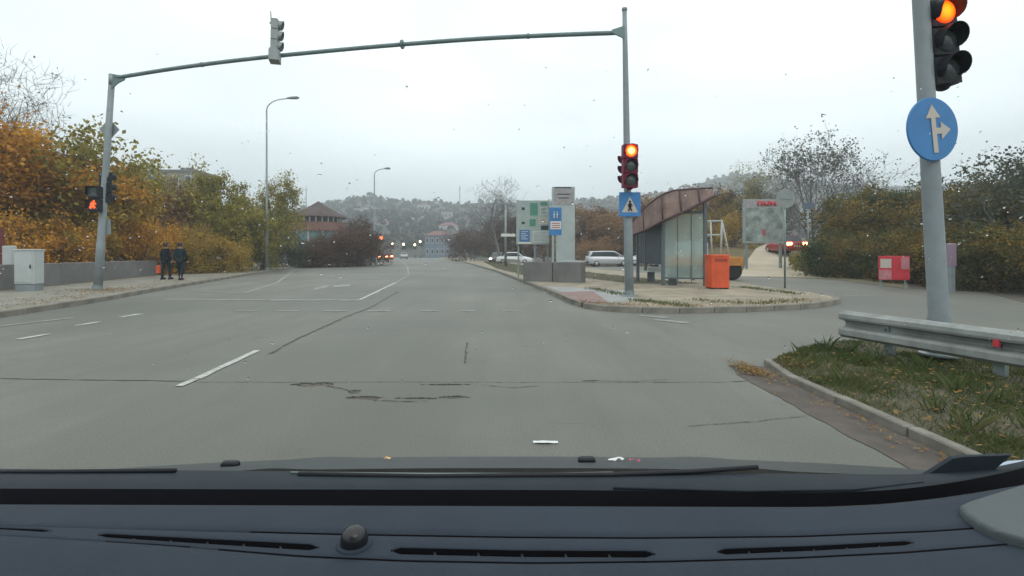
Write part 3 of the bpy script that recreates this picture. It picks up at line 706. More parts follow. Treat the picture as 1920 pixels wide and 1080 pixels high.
while len(pts) < 9000:
    p = (r.uniform(-5, 8), r.uniform(16, 72))
    if inside(p, isl_g): pts.append(p)
for seg in ([(1190, 563), (1270, 571), (1290, 575)], [(1300, 562), (1380, 568), (1420, 569), (1500, 562)], [(1110, 541), (1170, 553)], [(1390, 538), (1500, 552)]):
    S = resample([at(p[0], p[1], .12) for p in seg], .05)
    for k in range(500):
        p = S[r.randrange(len(S))]; pts.append((p[0] + r.gauss(0, .14), p[1] + r.gauss(0, .2)))
blades('island_grass', pts, M['grass'], .02, .08, .009, 4, .115)
def fallen(name, pts, m, sz, seed):
    rng = np.random.default_rng(seed); P = np.array(pts); n = len(P); th = rng.uniform(0, 6.28, n); s = sz * rng.uniform(.5, 1.2, n)
    a = np.stack([np.cos(th), np.sin(th), rng.uniform(-.4, .4, n)], 1) * s[:, None]; bb = np.stack([-np.sin(th), np.cos(th), rng.uniform(-.4, .4, n)], 1) * s[:, None] * .6
    c = P + (0, 0, .012) + np.stack([np.zeros(n), np.zeros(n), rng.uniform(0, .02, n)], 1)
    v = np.stack([c - a, c - bb, c + a, c + bb], 1).reshape(-1, 3); v[:, 2] = np.maximum(v[:, 2], np.repeat(P[:, 2], 4) + .006)
    me = bpy.data.meshes.new(name); me.from_pydata(v.tolist(), [], np.arange(n * 4).reshape(-1, 4).tolist()); me.materials.append(m); return place(me, name, kind='stuff')
M['fallen'] = leaf_mat('fallen_leaves', [(.10, .06, .03), (.22, .12, .04), (.30, .19, .06), (.14, .10, .06)])
pts = []
for k in range(2200):
    i = r.randrange(1, 7); a, c = left_kerb[i], left_kerb[i + 1]; t_ = r.random(); x = a[0] + (c[0] - a[0]) * t_; y = a[1] + (c[1] - a[1]) * t_
    pts.append((x - .25 - abs(r.gauss(0, .8)), y, .115))
for k in range(1500):
    i = r.randrange(1, 7); a, c = wall_line[i], wall_line[i + 1] if i + 1 < len(wall_line) else wall_line[i]; t_ = r.random(); pts.append((a[0] + (c[0] - a[0]) * t_ + .1 + abs(r.gauss(0, .35)), a[1] + (c[1] - a[1]) * t_, .115))
for k in range(500): pts.append((r.gauss(-13.3, .5), r.gauss(16.4, .5), .115))
near_pts = []
for k in range(160): near_pts.append((2.74 - abs(r.gauss(0, .12)), r.uniform(2.2, 5.6), .006))
for k in range(520): near_pts.append((2.64 + r.gauss(0, .08), 5.6 + r.gauss(0, .2), .006))
for k in range(700):
    i = r.randrange(5, 12); a, c = isl_front[i], isl_front[i + 1]; t_ = r.random(); pts.append((a[0] + (c[0] - a[0]) * t_, a[1] + (c[1] - a[1]) * t_ + .25 + abs(r.gauss(0, .3)), .117))
pts = [p for p in pts]
fallen('fallen_leaves', pts, M['fallen'], .030, 9)
fallen('kerb_leaves', near_pts, M['fallen'], .020, 11)
pts = []
while len(pts) < 1300:
    p = (r.uniform(2.7, 6.5), r.uniform(1.8, 7))
    if inside(p, vp): pts.append((*p, .075))
fallen('verge_leaves', pts, M['fallen'], .022, 10)

# ---------------------------------------------------------------- traffic signals, poles, signs
def pole_pt(base, top_off, z):   # a point on a leaning pole
    return Vector((base[0] + top_off[0] * z, base[1] + top_off[1] * z, z))
def disc(b, c, nrm, rad, depth, n=28):
    nrm = Vector(nrm).normalized(); q = nrm.to_track_quat('Z', 'Y').to_matrix(); b.lathe(c, [(0, 0), (rad, 0), (rad, depth), (0, depth)], n, M=q, smooth=False); return b
def signal_head(label, loc, rz, lit=None, lampm='lamp_red', n=3, size=.3, case='blackplastic', group=None, tilt=None, visor_len=.3, name='traffic_light', back='blackplastic'):
    """loc: bottom centre of the housing; the front faces local -Y"""
    t = thing(name, label, 'traffic light', loc, rz, group, tilt=tilt)
    H = size * 1.25; W = size * 1.28; D = size * .75
    for k in range(n):
        z0 = (n - 1 - k) * H
        b = MB(); b.bbox((0, D / 2, z0 + H / 2), (W, D, H - .012), .02); b.build('housing', M[case], t)
        b = MB(); R0 = size * .5
        # visor: open hood over the lens
        prof = []; nseg = 18; vs = []; fs = []
        a0, a1 = R(-35), R(215)
        for i in range(nseg + 1):
            a = a0 + (a1 - a0) * i / nseg; ln = visor_len * size / .3 * (.35 + .65 * max(0, math.sin((a - a0) / (a1 - a0) * math.pi)) ** .6)
            for (rr, yy) in ((R0 * 1.12, 0), (R0 * 1.12, -ln), (R0 * 1.06, -ln), (R0 * 1.06, 0)):
                vs.append((rr * math.cos(a), yy, z0 + H / 2 + rr * math.sin(a)))
        for i in range(nseg):
            for j in range(3): fs.append((i * 4 + j, (i + 1) * 4 + j, (i + 1) * 4 + j + 1, i * 4 + j + 1))
        fs += [(0, 1, 2, 3), (nseg * 4 + 3, nseg * 4 + 2, nseg * 4 + 1, nseg * 4)]
        b.add(vs, fs); b.build('visor', M[case], t)
        b = MB(); b.lathe((0, 0, 0), [(0, .045), (R0 * .5, .036), (R0 * .85, .018), (R0, 0)], 28, axis='Y')
        lens = b.build('lens', M[lampm] if lit == k else M['lens_off'], t); lens.location = (0, -.004, z0 + H / 2)
        if lit != k: lens['label'] = 'unlit dark lens'
        else: lens['label'] = 'lit red lens'
    for q_ in (.3, n - .3): b = MB(); b.box((0, D + .03, H * q_), (.05, .07, .05)); b.build('bracket', M['galv'], t)
    b = MB(); b.lathe((0, D / 2, -.06), [(.02, 0), (.05, .01), (W * .28, .06)], 12); b.build('end_cap', M[case], t)
    return t

# the gantry: two poles joined by one long cambered beam
d1 = 14.04; x1 = xat(1180, d1); d2 = 16.5; x2 = xat(183, d2)
lean1 = ((xat(1171, d1) - x1) / 8.0, 0); lean2 = ((xat(210, d2) - x2) / 7.0, 0)
gantry = thing('signal_gantry', 'long steel gantry whose thin beam spans the whole road between two poles', 'signal gantry', (0, 0, 0))
zt1 = zat(20, d1); zb1 = zat(61, d1); zt2 = zat(142, d2); zb2 = zat(148, d2)
def lp(x, lean, d, z): return (x + lean[0] * z, d, z)
b = MB(); zs = [.1, 1.5, 2.9, 3.0, 5.0, 6.4, 7.0, zt1]; rs = [.12, .12, .118, .10, .085, .075, .07, .06]
b.tube([lp(x1, lean1, d1, z_) for z_ in zs], rs, 14); b.build('pole', M['polegrey'], gantry, label='grey pole at the island corner')
b = MB(); b.lathe(lp(x1, lean1, d1, zt1), [(.0, .10), (.075, .07), (.075, 0), (.0, -.01)], 14); b.build('pole_cap', M['galv'], gantry)
b = MB(); b.lathe((x1, d1, .118), [(.24, 0), (.24, .025), (.13, .03), (.13, .16), (.0, .16)], 16, smooth=False); b.build('base_flange', M['galv'], gantry)
b = MB(); b.tube([lp(x2, lean2, d2, z_) for z_ in (.1, 1.6, 1.65, 4.5, zt2)], [.125, .122, .11, .095, .085], 14); b.build('pole', M['polegrey'], gantry, label='grey pole on the left pavement')
b = MB(); b.lathe(lp(x2, lean2, d2, zt2), [(.0, .06), (.10, .04), (.10, -.3), (.0, -.3)], 14); b.build('pole_cap', M['galv'], gantry)
b = MB(); b.lathe((x2, d2, .118), [(.25, 0), (.25, .025), (.14, .03), (.14, .16), (.0, .16)], 16, smooth=False); b.build('base_flange', M['galv'], gantry)
BL = Vector(lp(x2, lean2, d2, zb2)); BR = Vector(lp(x1, lean1, d1, zb1))
def beam_pt(t):
    p = BL.lerp(BR, t); px_ = 960 + FPX * p.x / p.y
    row = float(np.interp(px_, [200, 300, 400, 525, 705, 900, 1050, 1175], [149, 132, 118, 104, 87, 72, 65, 61])); return Vector((p.x, p.y, zat(row, p.y)))
N = 36; pts = [beam_pt(i / N) for i in range(N + 1)]
# smooth the camber
for _ in range(6): pts = [pts[0]] + [(pts[i - 1] + pts[i] * 2 + pts[i + 1]) / 4 for i in range(1, N)] + [pts[-1]]
b = MB(); b.tube(pts, [.055 if i in (0, N) else .062 for i in range(N + 1)], 12); b.build('beam', M['beam'], gantry)
for t_, rr in ((.605, .13), (.20, .075), (.385 + .45, .075)):
    i = t_ * N; p = pts[int(i)].lerp(pts[int(i) + 1], i - int(i)); dr = (pts[int(i) + 1] - pts[int(i)]).normalized(); q = dr.to_track_quat('Z', 'Y').to_matrix()
    b = MB(); b.lathe(p, [(.05, -.03), (rr, -.03), (rr, .03), (.05, .03)], 16, M=q, smooth=False); b.build('joint_flange', M['beam'], gantry)
# gussets at both ends
b = MB(); b.vprism([(0, .16), (0, -.19), (-.34, -.03), (-.34, .05)], (BR.x - .03, BR.y - .025, BR.z), (1, 0, 0), -.05); b.build('gusset', M['beam'], gantry)
b = MB(); b.vprism([(0, .13), (0, -.34), (.2, -.16), (.42, -.05), (.42, .09)], (BL.x + .03, BL.y - .025, BL.z), (1, 0, 0), -.05); b.build('gusset', M['beam'], gantry)

# head on the beam, seen from its side and back
i = next(k for k in range(N) if 960 + FPX * pts[k].x / pts[k].y > 524); p = pts[i]
sh = signal_head('grey cased traffic light standing on the gantry beam above the road, turned side on', (xat(525, p.y), p.y - .10, p.z + .02), R(104), None, case='sign_back', size=.27, tilt=(0, R(5)), visor_len=.16)
b = MB(); b.bbox((0, .1, -.14), (.36, .3, .34), .02); b.build('mounting_box', M['sign_back'], sh)
b = MB(); b.tube([(-.0, .22, .9), (-.0, .24, 1.28)], .018, 6); b.build('antenna', M['sign_back'], sh)
# heads of the right gantry pole
rt = x1 + lean1[0] * 3.5
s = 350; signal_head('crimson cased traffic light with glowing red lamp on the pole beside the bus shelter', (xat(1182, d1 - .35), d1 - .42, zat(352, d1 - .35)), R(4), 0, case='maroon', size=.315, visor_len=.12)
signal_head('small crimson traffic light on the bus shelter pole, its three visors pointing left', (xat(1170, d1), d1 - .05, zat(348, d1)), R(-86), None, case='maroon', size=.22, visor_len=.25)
# crossing sign
def sq_sign(name, label, cat, px, py, d, w, h, m, parent=None):
    t = thing(name, label, cat, (xat(px, d), d, zat(py, d)))
    b = MB(); b.bbox((0, .0, 0), (w, .02, h), .004); b.build('panel', M[m], t); return t
cs = sq_sign('crossing_sign', 'square blue pedestrian crossing sign under the red signal at the bus stop', 'road sign', 1181, 383, d1 - .17, .585, .66, 'sign_blue')
b = MB(); b.vprism([(-.22, -.22), (.22, -.22), (0, .21)], (0, -.012, 0), (1, 0, 0), .006); b.build('triangle', M['sign_cream'], cs)
b = MB(); b.tube([(0, -.024, .03), (0, -.024, -.09)], [.035, .04], 8); b.lathe((0, -.024, .075), [(0, .03), (.026, .015), (.03, 0), (.02, -.025), (0, -.03)], 10)
b.tube([(0, -.024, -.08), (.05, -.024, -.18)], .018, 6); b.tube([(0, -.024, -.08), (-.045, -.024, -.18)], .018, 6); b.tube([(0, -.024, .02), (.07, -.024, -.04)], .013, 6); b.tube([(0, -.024, .02), (-.06, -.024, -.04)], .013, 6)
b.build('walking_figure', M['blackplastic'], cs)
for q_ in (.15, -.15): b = MB(); b.box((0, .06, q_), (.10, .1, .04)); b.build('clamp', M['galv'], cs)

# left pole: priority diamond from behind, two heads and a pedestrian light
dz = zat(241, d2); lx = x2 + lean2[0] * dz
dm = thing('diamond_sign', 'grey back of a diamond shaped road sign high on the left gantry pole', 'road sign', (xat(199, d2), d2 + .14, dz))
b = MB(); b.vprism([(.33, 0), (0, .36), (-.33, 0), (0, -.36)], (0, 0, 0), (1, 0, 0), -.02); b.build('panel', M['sign_back'], dm)
b = MB(); b.box((0, -.06, .0), (.3, .04, .05)); b.build('clamp', M['galv'], dm)
signal_head('black traffic light behind the left gantry pole above the pedestrian light', (xat(205, d2 + .2), d2 + .18, zat(380, d2)), R(165), None, case='blackplastic', size=.27, visor_len=.2)
pl = thing('pedestrian_light', 'black pedestrian light showing a red standing figure on the left gantry pole', 'traffic light', (xat(189, d2), d2 - .22, zat(398, d2)), R(8))
for k, (xx, zz) in enumerate(((0, 0), (0, .42))):
    b = MB(); b.bbox((xx, 0, zz + .2), (.36, .2, .405), .03); b.build('housing', M['blackplastic'], pl)
    b = MB(); b.box((xx, -.17, zz + .37), (.34, .15, .012)); b.box((xx - .165, -.16, zz + .24), (.012, .12, .26)); b.box((xx + .165, -.16, zz + .24), (.012, .12, .26)); b.build('visor', M['blackplastic'], pl)
    b = MB(); b.box((xx, -.105, zz + .2), (.28, .012, .28)); b.build('lens', M['lens_off'], pl)
M['lamp_figure'] = mat('lit_red_figure', (.5, .03, .01), .4, emit=(1, .09, .02), estr=2.2)
b = MB(); b.tube([(-.02, -.122, .20), (.02, -.122, .35 - .07)], [.06, .05], 8); b.lathe((.03, -.122, .33), [(0, .035), (.035, 0), (0, -.035)], 10); b.tube([(-.02, -.122, .21), (-.07, -.122, .10)], .032, 6); b.tube([(-.01, -.122, .21), (.06, -.122, .11)], .03, 6); b.tube([(0, -.122, .28), (.11, -.122, .24)], .022, 6)
b.build('red_figure', M['lamp_figure'], pl); 
for o_ in pl.children: pass
sp = thing('small_plate', 'small pale plate below the pedestrian light on the left gantry pole', 'sign', (xat(196, d2), d2 + .10, zat(425, d2)), R(20))
b = MB(); b.bbox((0, 0, 0), (.2, .02, .5), .004); b.build('panel', M['galv'], sp); b = MB(); b.box((-.03, -.05, 0), (.05, .08, .04)); b.build('clamp', M['galv'], sp)
# cabinet
cb = thing('utility_cabinet', 'pale grey utility cabinet standing in front of the low wall', 'cabinet', (xat(55, 16.0), 16.0, .115), R(6))
w_, h_ = .57, zat(469, 16.0) - .115
b = MB(); b.bbox((0, 0, h_ * .59), (w_, .42, h_ * .82), .02); b.build('body', M['cabinet'], cb)
b = MB(); b.bbox((0, 0, h_ * .09), (w_ * .94, .38, h_ * .18), .01); b.build('plinth', M['polegrey'], cb)
b = MB(); b.box((0, -.216, h_ * .58), (w_ * .86, .014, h_ * .72)); b.build('door', M['cabinet'], cb)
b = MB(); b.bbox((0, 0, h_ + .01), (w_ * 1.06, .47, .04), .012); b.build('lid', M['cabinet'], cb)
b = MB(); b.box((.2, -.232, h_ * .6), (.03, .02, .12)); b.build('handle', M['blackplastic'], cb)

# low concrete wall of cast sections
wl = thing('low_wall', 'low grey concrete wall running along the back of the left pavement', 'wall', (0, 0, 0))
wp = [(-17.6, -6), (-16.9, 6), (-16.3, 16), (-17.8, 22), (-19.8, 28.5), (-20.8, 32.5)]
S = resample(wp, 2.4)
for a, c in zip(S, S[1:]):
    a, c = Vector((*a, 0)), Vector((*c, 0)); t_ = c - a; m_ = (a + c) / 2; hgt = .93
    b = MB(); b.bbox((0, 0, hgt / 2), (t_.length - .02, .24, hgt), .02); o = b.build('wall_section', M['concrete'], wl); o.location = (m_.x, m_.y, r.uniform(-.01, .01)); o.rotation_euler = (0, 0, math.atan2(t_.y, t_.x))
gp = thing('gate_post', 'pale square post with a dark red board at the far left behind the low wall', 'post', (xat(18, 17.5), 17.5, 0))
b = MB(); b.bbox((0, 0, .78), (.30, .25, 1.56), .02); b.build('post', M['cabinet'], gp)
b = MB(); b.box((-.42, 0, 1.35), (.44, .06, 1.7)); b.build('board', mat('dark_red_board', (.12, .025, .02), .7, noise=(3, .3)), gp)

# near pole at the right with head and round sign
dn = 5.9; xn = xat(1757, dn)
leanN = (-.058, 0); 
np_ = thing('signal_pole', 'thick grey signal pole standing behind the guardrail', 'pole', (0, 0, 0))
b = MB(); b.tube([(xn + .02 + leanN[0] * (z_ - .6), dn, z_) for z_ in (.1, .55, .6, 1.6, 2.6, 3.4, 4.4, 5.2)], [.112, .112, .100, .098, .092, .086, .082, .08], 24); b.build('pole', M['polegrey'], np_)
b = MB(); b.lathe((xn + .03, dn, .118), [(.2, 0), (.2, .02), (.12, .03), (.12, .14), (0, .14)], 20, smooth=False); b.build('base_flange', M['galv'], np_)
zl = zat(8, dn - .45)
nh = signal_head('big traffic light with glowing top lamp on the near pole above the blue sign', (xat(1776, dn), dn - .04, zat(158, dn)), R(3), 0, 'lamp_amber', case='blackplastic', size=.265, tilt=(0, R(-5)), visor_len=.20)
# round blue sign
ds = dn - .15; rs_ = thing('round_sign', 'round blue sign with white straight ahead and right turn arrows on the near pole', 'road sign', (xat(1750, ds), ds, zat(242, ds)), R(12), tilt=(0, R(-7)))
b = MB(); b.lathe((0, 0, 0), [(0, 0), (.352, 0), (.36, -.008), (.36, -.018), (.352, -.02), (0, -.02)], 48, axis='Y', smooth=False); b.build('panel', M['sign_blue'], rs_)
b = MB(); b.vprism([(.03, -.26), (.03, .02), (.1, .02), (.1, .085), (.21, -.01), (.1, -.10), (.1, -.045), (.035, -.045), (.035, -.045), (.03, -.26)][:0] or [(-.028, -.27), (.034, -.27), (.034, -.06), (.10, -.06), (.10, -.125), (.235, -.02), (.10, .075), (.10, .01), (.034, .01), (.034, .125), (.105, .125), (.0, .275), (-.10, .125), (-.028, .125)], (0, -.009, 0), (1, 0, 0), .006); b.build('arrow', M['sign_cream'], rs_)
for q_ in (.1, -.1): b = MB(); b.box((0, .04, q_), (.22, .04, .05)); b.build('clamp', M['galv'], rs_)

# guardrail
gr = thing('guardrail', 'low pale steel guardrail with a corrugated beam along the near grass verge', 'guardrail', (0, 0, 0))
G0, G1 = Vector((4.4, 6.72, 0)), Vector((5.75, 2.0, 0)); gd = (G1 - G0).normalized(); gn = Vector((gd.y, -gd.x, 0)); gn = gn if gn.x < 0 else -gn
prof = [(.0, .19), (.03, .195), (.09, .235), (.095, .30), (.085, .325), (-.02, .345), (-.03, .37), (-.02, .405), (.085, .435), (.095, .46), (.09, .505), (.02, .54), (0, .545)]
def beam_len(a, c, name='rail_beam'):
    b = MB(); vs = []
    P2 = prof + [(q[0] - .006, q[1]) for q in reversed(prof)]; n_ = len(P2)
    for e in (a, c):
        for q in P2: v = e + gn * q[0]; vs.append((v.x, v.y, q[1]))
    fs = [(i, (i + 1) % n_, n_ + (i + 1) % n_, n_ + i) for i in range(n_)]
    b.add(vs, fs, False); return b.build(name, M['galv_light'], gr)
o = beam_len(G0, G0 + gd * 2.4); beam_len(G0 + gd * 2.38 - gn * .007, G1 - gn * .007)
for k, s_ in enumerate((.55, 1.68, 2.75, 3.9)):
    p = G0 + gd * s_ - gn * .09; b = MB(); b.box((p.x, p.y, .28), (.10, .06, .44), math.atan2(gd.y, gd.x)); b.build('post', M['galv'], gr)
    p = G0 + gd * s_ - gn * .03; b = MB(); b.box((p.x, p.y, .37), (.10, .05, .12), math.atan2(gd.y, gd.x)); b.build('spacer', M['galv'], gr)
    p = G0 + gd * s_ + gn * .012; b = MB(); q = gn.to_track_quat('Z', 'Y').to_matrix(); b.lathe(p + Vector((0, 0, .37)), [(.018, -.01), (.018, .015), (0, .018)], 8, M=q); b.build('bolt', M['galv'], gr)
p = G0 + gd * 1.75 + gn * .088; b = MB(); b.box((p.x, p.y, .41), (.05, .03, .07), math.atan2(gd.y, gd.x)); b.build('reflector', M['red_paint'], gr)

# ---------------------------------------------------------------- people
def skin(name, verts, edges, radii, m, parent, sub=2):
    me = bpy.data.meshes.new(name); me.from_pydata(verts, edges, []); o = bpy.data.objects.new(name, me); C.objects.link(o); o.parent = parent
    sm = o.modifiers.new('Skin', 'SKIN'); sl = me.skin_vertices[0].data if me.skin_vertices else None
    if sl is None:
        bm = bmesh.new(); bm.from_mesh(me); bm.verts.layers.skin.verify(); bm.to_mesh(me); bm.free(); sl = me.skin_vertices[0].data
    for i, q in enumerate(radii): sl[i].radius = (q, q) if not isinstance(q, tuple) else q; sl[i].use_root = (i == 0)
    ss = o.modifiers.new('Sub', 'SUBSURF'); ss.levels = sub; ss.render_levels = sub; me.materials.append(m); sm.use_smooth_shade = True; return o
M['skin'] = mat('skin', (.42, .25, .18), .6)
M['jacket'] = mat('dark_navy_jacket', (.013, .016, .024), .9, noise=(12, .3), spec=.08); M['jacket2'] = mat('dark_blue_green_jacket', (.013, .026, .032), .9, noise=(12, .3), spec=.08)
M['trousers'] = mat('dark_trousers', (.016, .024, .03), .9, noise=(12, .3), spec=.08); M['hair'] = mat('dark_hair', (.02, .016, .014), .7)
def person(label, loc, rz, h, jm, stride=.22, arm_out=.0, headc='hair', flip=1):
    t = thing('person', label, 'person', loc, rz, 'pair of walkers on the left pavement'); t.scale = (h / 1.75,) * 3
    s = stride * flip
    hipL, hipR = (-.09, 0, .90), (.09, 0, .90)
    kL, kR = (-.095, -.10 * (1 if s > 0 else -.3) - .03, .50), (.095, .08 * (1 if s > 0 else -1), .49)
    aL, aR = (-.09, -s, .09), (.09, s * 1.05, .12 if s > 0 else .09)
    V = [(0, 0, .95), (0, 0, 1.12), (0, .01, 1.33), (0, .0, 1.45), (0, -.01, 1.53), (0, -.02, 1.63), (0, -.015, 1.70),
         hipL, kL, aL, (aL[0], aL[1] - .13, .04), hipR, kR, aR, (aR[0], aR[1] - .13, .045),
         (-.17, 0, 1.40), (-.24 - arm_out, .03 + s * .25, 1.14), (-.25 - arm_out, -.06 + s * .35, .90), (-.25 - arm_out, -.08 + s * .38, .80),
         (.17, 0, 1.40), (.24, .03 - s * .25, 1.14), (.25, -.06 - s * .35, .90), (.25, -.08 - s * .38, .80)]
    E = [(0, 1), (1, 2), (2, 3), (3, 4), (4, 5), (5, 6), (0, 7), (7, 8), (8, 9), (9, 10), (0, 11), (11, 12), (12, 13), (13, 14), (2, 15), (15, 16), (16, 17), (17, 18), (2, 19), (19, 20), (20, 21), (21, 22)]
    Rr = [(.14, .11), (.14, .11), (.15, .11), .06, .055, .095, .07, .085, .058, .04, .035, .085, .058, .04, .035, .06, .045, .034, .04, .06, .045, .034, .04]
    skin('body', V, E, Rr, M['skin'], t)
    JV = [(0, 0, .93), (0, 0, 1.12), (0, .012, 1.34), (0, 0, 1.47), V[15], V[16], (V[17][0], V[17][1], .88), V[19], V[20], (V[21][0], V[21][1], .88)]
    skin('jacket', JV, [(0, 1), (1, 2), (2, 3), (2, 4), (4, 5), (5, 6), (2, 7), (7, 8), (8, 9)], [(.19, .145), (.18, .14), (.19, .145), .075, .085, .066, .052, .085, .066, .052], jm, t)
    skin('trousers', [(0, 0, .93), hipL, kL, (aL[0], aL[1] - .02, .07), hipR, kR, (aR[0], aR[1] - .02, .07)], [(0, 1), (1, 2), (2, 3), (0, 4), (4, 5), (5, 6)], [(.155, .125), .105, .075, .058, .105, .075, .058], M['trousers'], t)
    for a_ in (aL, aR):
        b = MB(); b.bbox((a_[0], a_[1] - .06, .05), (.10, .27, .10), .02); b.build('shoe', M['blackplastic'], t)
    b = MB(); b.lathe((0, .012, 1.665), [(0, .115), (.06, .10), (.098, .055), (.106, 0), (.10, -.05), (.085, -.09)], 16); b.build('hair', M[headc], t)
    # the face looks away from the camera; nose and ears on the head all the same
    for nm_, c_, s_ in (('nose', (0, -.115, 1.63), (.025, .03, .04)), ('ear', (-.1, -.01, 1.64), (.02, .04, .06)), ('ear', (.1, -.01, 1.64), (.02, .04, .06))):
        b = MB(); b.bbox(c_, s_, .008); b.build(nm_, M['skin'], t)
    return t
px1 = at(311, 524, .115); px2 = at(338, 525, .115)
person('left walker in a bulky dark navy jacket carrying an orange bag', (px1[0], px1[1], .115), R(170), 1.66, M['jacket'], .12, .03)
person('right walker in a slimmer dark blue green jacket', (px2[0], px2[1], .115), R(185), 1.66, M['jacket2'], .14, 0, flip=-1)
bg_ = thing('shopping_bag', 'orange red bag held low by the left walker', 'bag', (px1[0] - .32, px1[1] - .02, .42))
b = MB(); b.bbox((0, 0, .16), (.20, .12, .36), .03); b.build('bag_body', M['orange_bin'], bg_)
b = MB(); b.tube([(-.05, 0, .33), (-.03, 0, .46), (.03, 0, .46), (.05, 0, .33)], .008, 6); b.build('handle', M['blackplastic'], bg_)

# ---------------------------------------------------------------- street lamps, utility pole, masts
def street_lamp(label, px, d, base_row, top_row, arm_px, group='street lamps', z0=0.0, thick=1.0):
    x = xat(px, d); top = zat(top_row, d); arm = (arm_px - px) * d / FPX
    t = thing('street_lamp', label, 'street lamp', (x, d, z0), 0, group); top -= z0
    b = MB(); b.tube([(0, 0, 0), (0, 0, top * .28), (0, 0, top * .29), (0, 0, top * .93)], [.10 * thick, .095 * thick, .075 * thick, .05 * thick], 12); b.build('pole', M['polegrey'], t)
    b = MB(); pts = [(0, 0, top * .93)]
    for k in range(1, 9): a = k / 8 * R(83); pts.append((arm * .75 * (1 - math.cos(a)), 0, top * .93 + top * .065 * math.sin(a)))
    pts.append((arm, 0, top)); b.tube(pts, .035 * thick, 8); b.build('arm', M['galv_light'], t)
    b = MB(); b.tube([(arm - .25, 0, top), (arm + .05, 0, top + .02), (arm + .45, 0, top + .03), (arm + .6, 0, top + .03)], [.05 * thick, .10 * thick, .11 * thick, .04 * thick], 10); b.build('lamp_head', M['sign_back'], t)
    b = MB(); b.lathe((0, 0, 0), [(.17, 0), (.17, .03), (.11, .04), (.11, .2), (0, .2)], 12, smooth=False); b.build('base', M['polegrey'], t)
    return t
street_lamp('tall street lamp on the left pavement, its arm bent over the road', 500, 35, 508, 184, 545, z0=.115)
street_lamp('far street lamp rising beyond the hedge above the hill line', 702, 72, 495, 316, 724, thick=1.6)
up = thing('utility_pole', 'grey utility pole with two crossarms left of the town map board', 'utility pole', (xat(948, 48), 48, 0))
b = MB(); b.tube([(0, 0, 0), (0, 0, zat(378, 48))], [.13, .09], 10); b.build('pole', M['galv'], up)
for row, w_, m_ in ((382, 2.3, 'galv'), (441, 1.35, 'sign_white')):
    b = MB(); b.box((.25, -.12, zat(row, 48)), (w_, .08, .10 if row < 400 else .26)); b.build('crossarm', M[m_], up)
    for q in (-.8, 0, .8):
        b = MB(); b.lathe((.25 + q * w_ / 2.3, -.12, zat(row, 48) + .05), [(.04, 0), (.05, .05), (.03, .12), (0, .14)], 8); b.build('insulator', M['sign_white'], up)
for px_, d, top, lab in ((574, 330, 350, 'thin mast on the hill above the pavilion roof'), (862, 330, 348, 'thin mast on the hill above the far end of the road')):
    x = xat(px_, d); z0 = hill_z(x, d) - 1; t = thing('mast', lab, 'mast', (x, d, z0), group='thin masts on the hill')
    b = MB(); b.tube([(0, 0, 0), (0, 0, zat(top, d) - z0)], [.45, .25], 6); b.build('pole', M['galv'], t)
    b = MB(); b.box((0, 0, (zat(top, d) - z0) * .9), (1.6, .3, .3)); b.build('crossbar', M['galv'], t)

# ---------------------------------------------------------------- board, pylon, signs on the island
db = 25.0
mb = thing('map_board', 'wide grey information board with green and blue panels on posts left of the tall pylon', 'information board', (0, 0, 0))
X0, X1, Z0, Z1 = xat(968, db), xat(1030, db), zat(458, db), zat(376, db)
b = MB(); b.bbox(((X0 + X1) / 2, db, (Z0 + Z1) / 2), (X1 - X0, .12, Z1 - Z0), .01); b.build('board', mat('grey_board', (.30, .36, .34), .6, noise=(3, .1)), mb)
M['sign_green'] = mat('sign_green', (.06, .22, .15), .5, noise=(9, .2)); M['sign_blue_dull'] = mat('dull_blue', (.05, .15, .33), .5, noise=(6, .15)); M['dark_print'] = mat('dark_print', (.03, .035, .04), .5)
def rect(px0, py0, px1, py1, m, off=.068, name='panel', parent=mb, d=db, th=.012):
    a, c = xat(px0, d), xat(px1, d); zt, zb = zat(py0, d), zat(py1, d)
    b = MB(); b.box(((a + c) / 2, d - off, (zt + zb) / 2), (c - a, th, zt - zb)); return b.build(name, M[m], parent)
rect(994, 381, 1008, 404, 'sign_green'); rect(993, 411, 1004, 424, 'sign_green'); rect(1013, 379, 1026, 385, 'sign_green'); rect(974, 431, 993, 453, 'sign_blue_dull')
rect(1010, 408, 1027, 420, 'sign_cream'); rect(1014, 423, 1028, 431, 'dark_print'); rect(998, 433, 1028, 455, 'cabinet')
rect(978, 389, 984, 394, 'dark_print', name='symbol'); rect(978, 416, 984, 420, 'dark_print', name='symbol'); rect(1012, 388, 1027, 403, 'cabinet')
for k_ in range(5): rect(1014, 390.5 + 2.4 * k_, 1025 - (k_ % 3) * 2, 391.3 + 2.4 * k_, 'dark_print', .076, 'print_line', th=.003)
for k_ in range(4): rect(1012, 410 + 2.3 * k_, 1025 - (k_ % 2) * 3, 410.8 + 2.3 * k_, 'sign_back', .076, 'print_line', th=.003)
for k_ in range(7): rect(1001, 436 + 2.5 * k_, 1025 - (k_ % 3) * 3, 436.8 + 2.5 * k_, 'sign_back', .076, 'print_line', th=.003)
for k_ in range(5): rect(977, 434 + 3.4 * k_, 990 - (k_ % 2) * 4, 434.9 + 3.4 * k_, 'sign_white', .076, 'print_line', th=.003)
rect(971, 454, 996, 457, 'sign_white', name='rim')
for px_ in (972, 1003, 1027):
    b = MB(); b.box((xat(px_, db), db + .1, Z0 / 2 + .35), (.08, .08, Z0 + .7)); b.build('post', M['galv'], mb)
dp = 24.2
py_ = thing('pylon_sign', 'tall pale advertising pylon with a printed grey top behind the blue path sign', 'advertising pylon', (0, 0, 0))
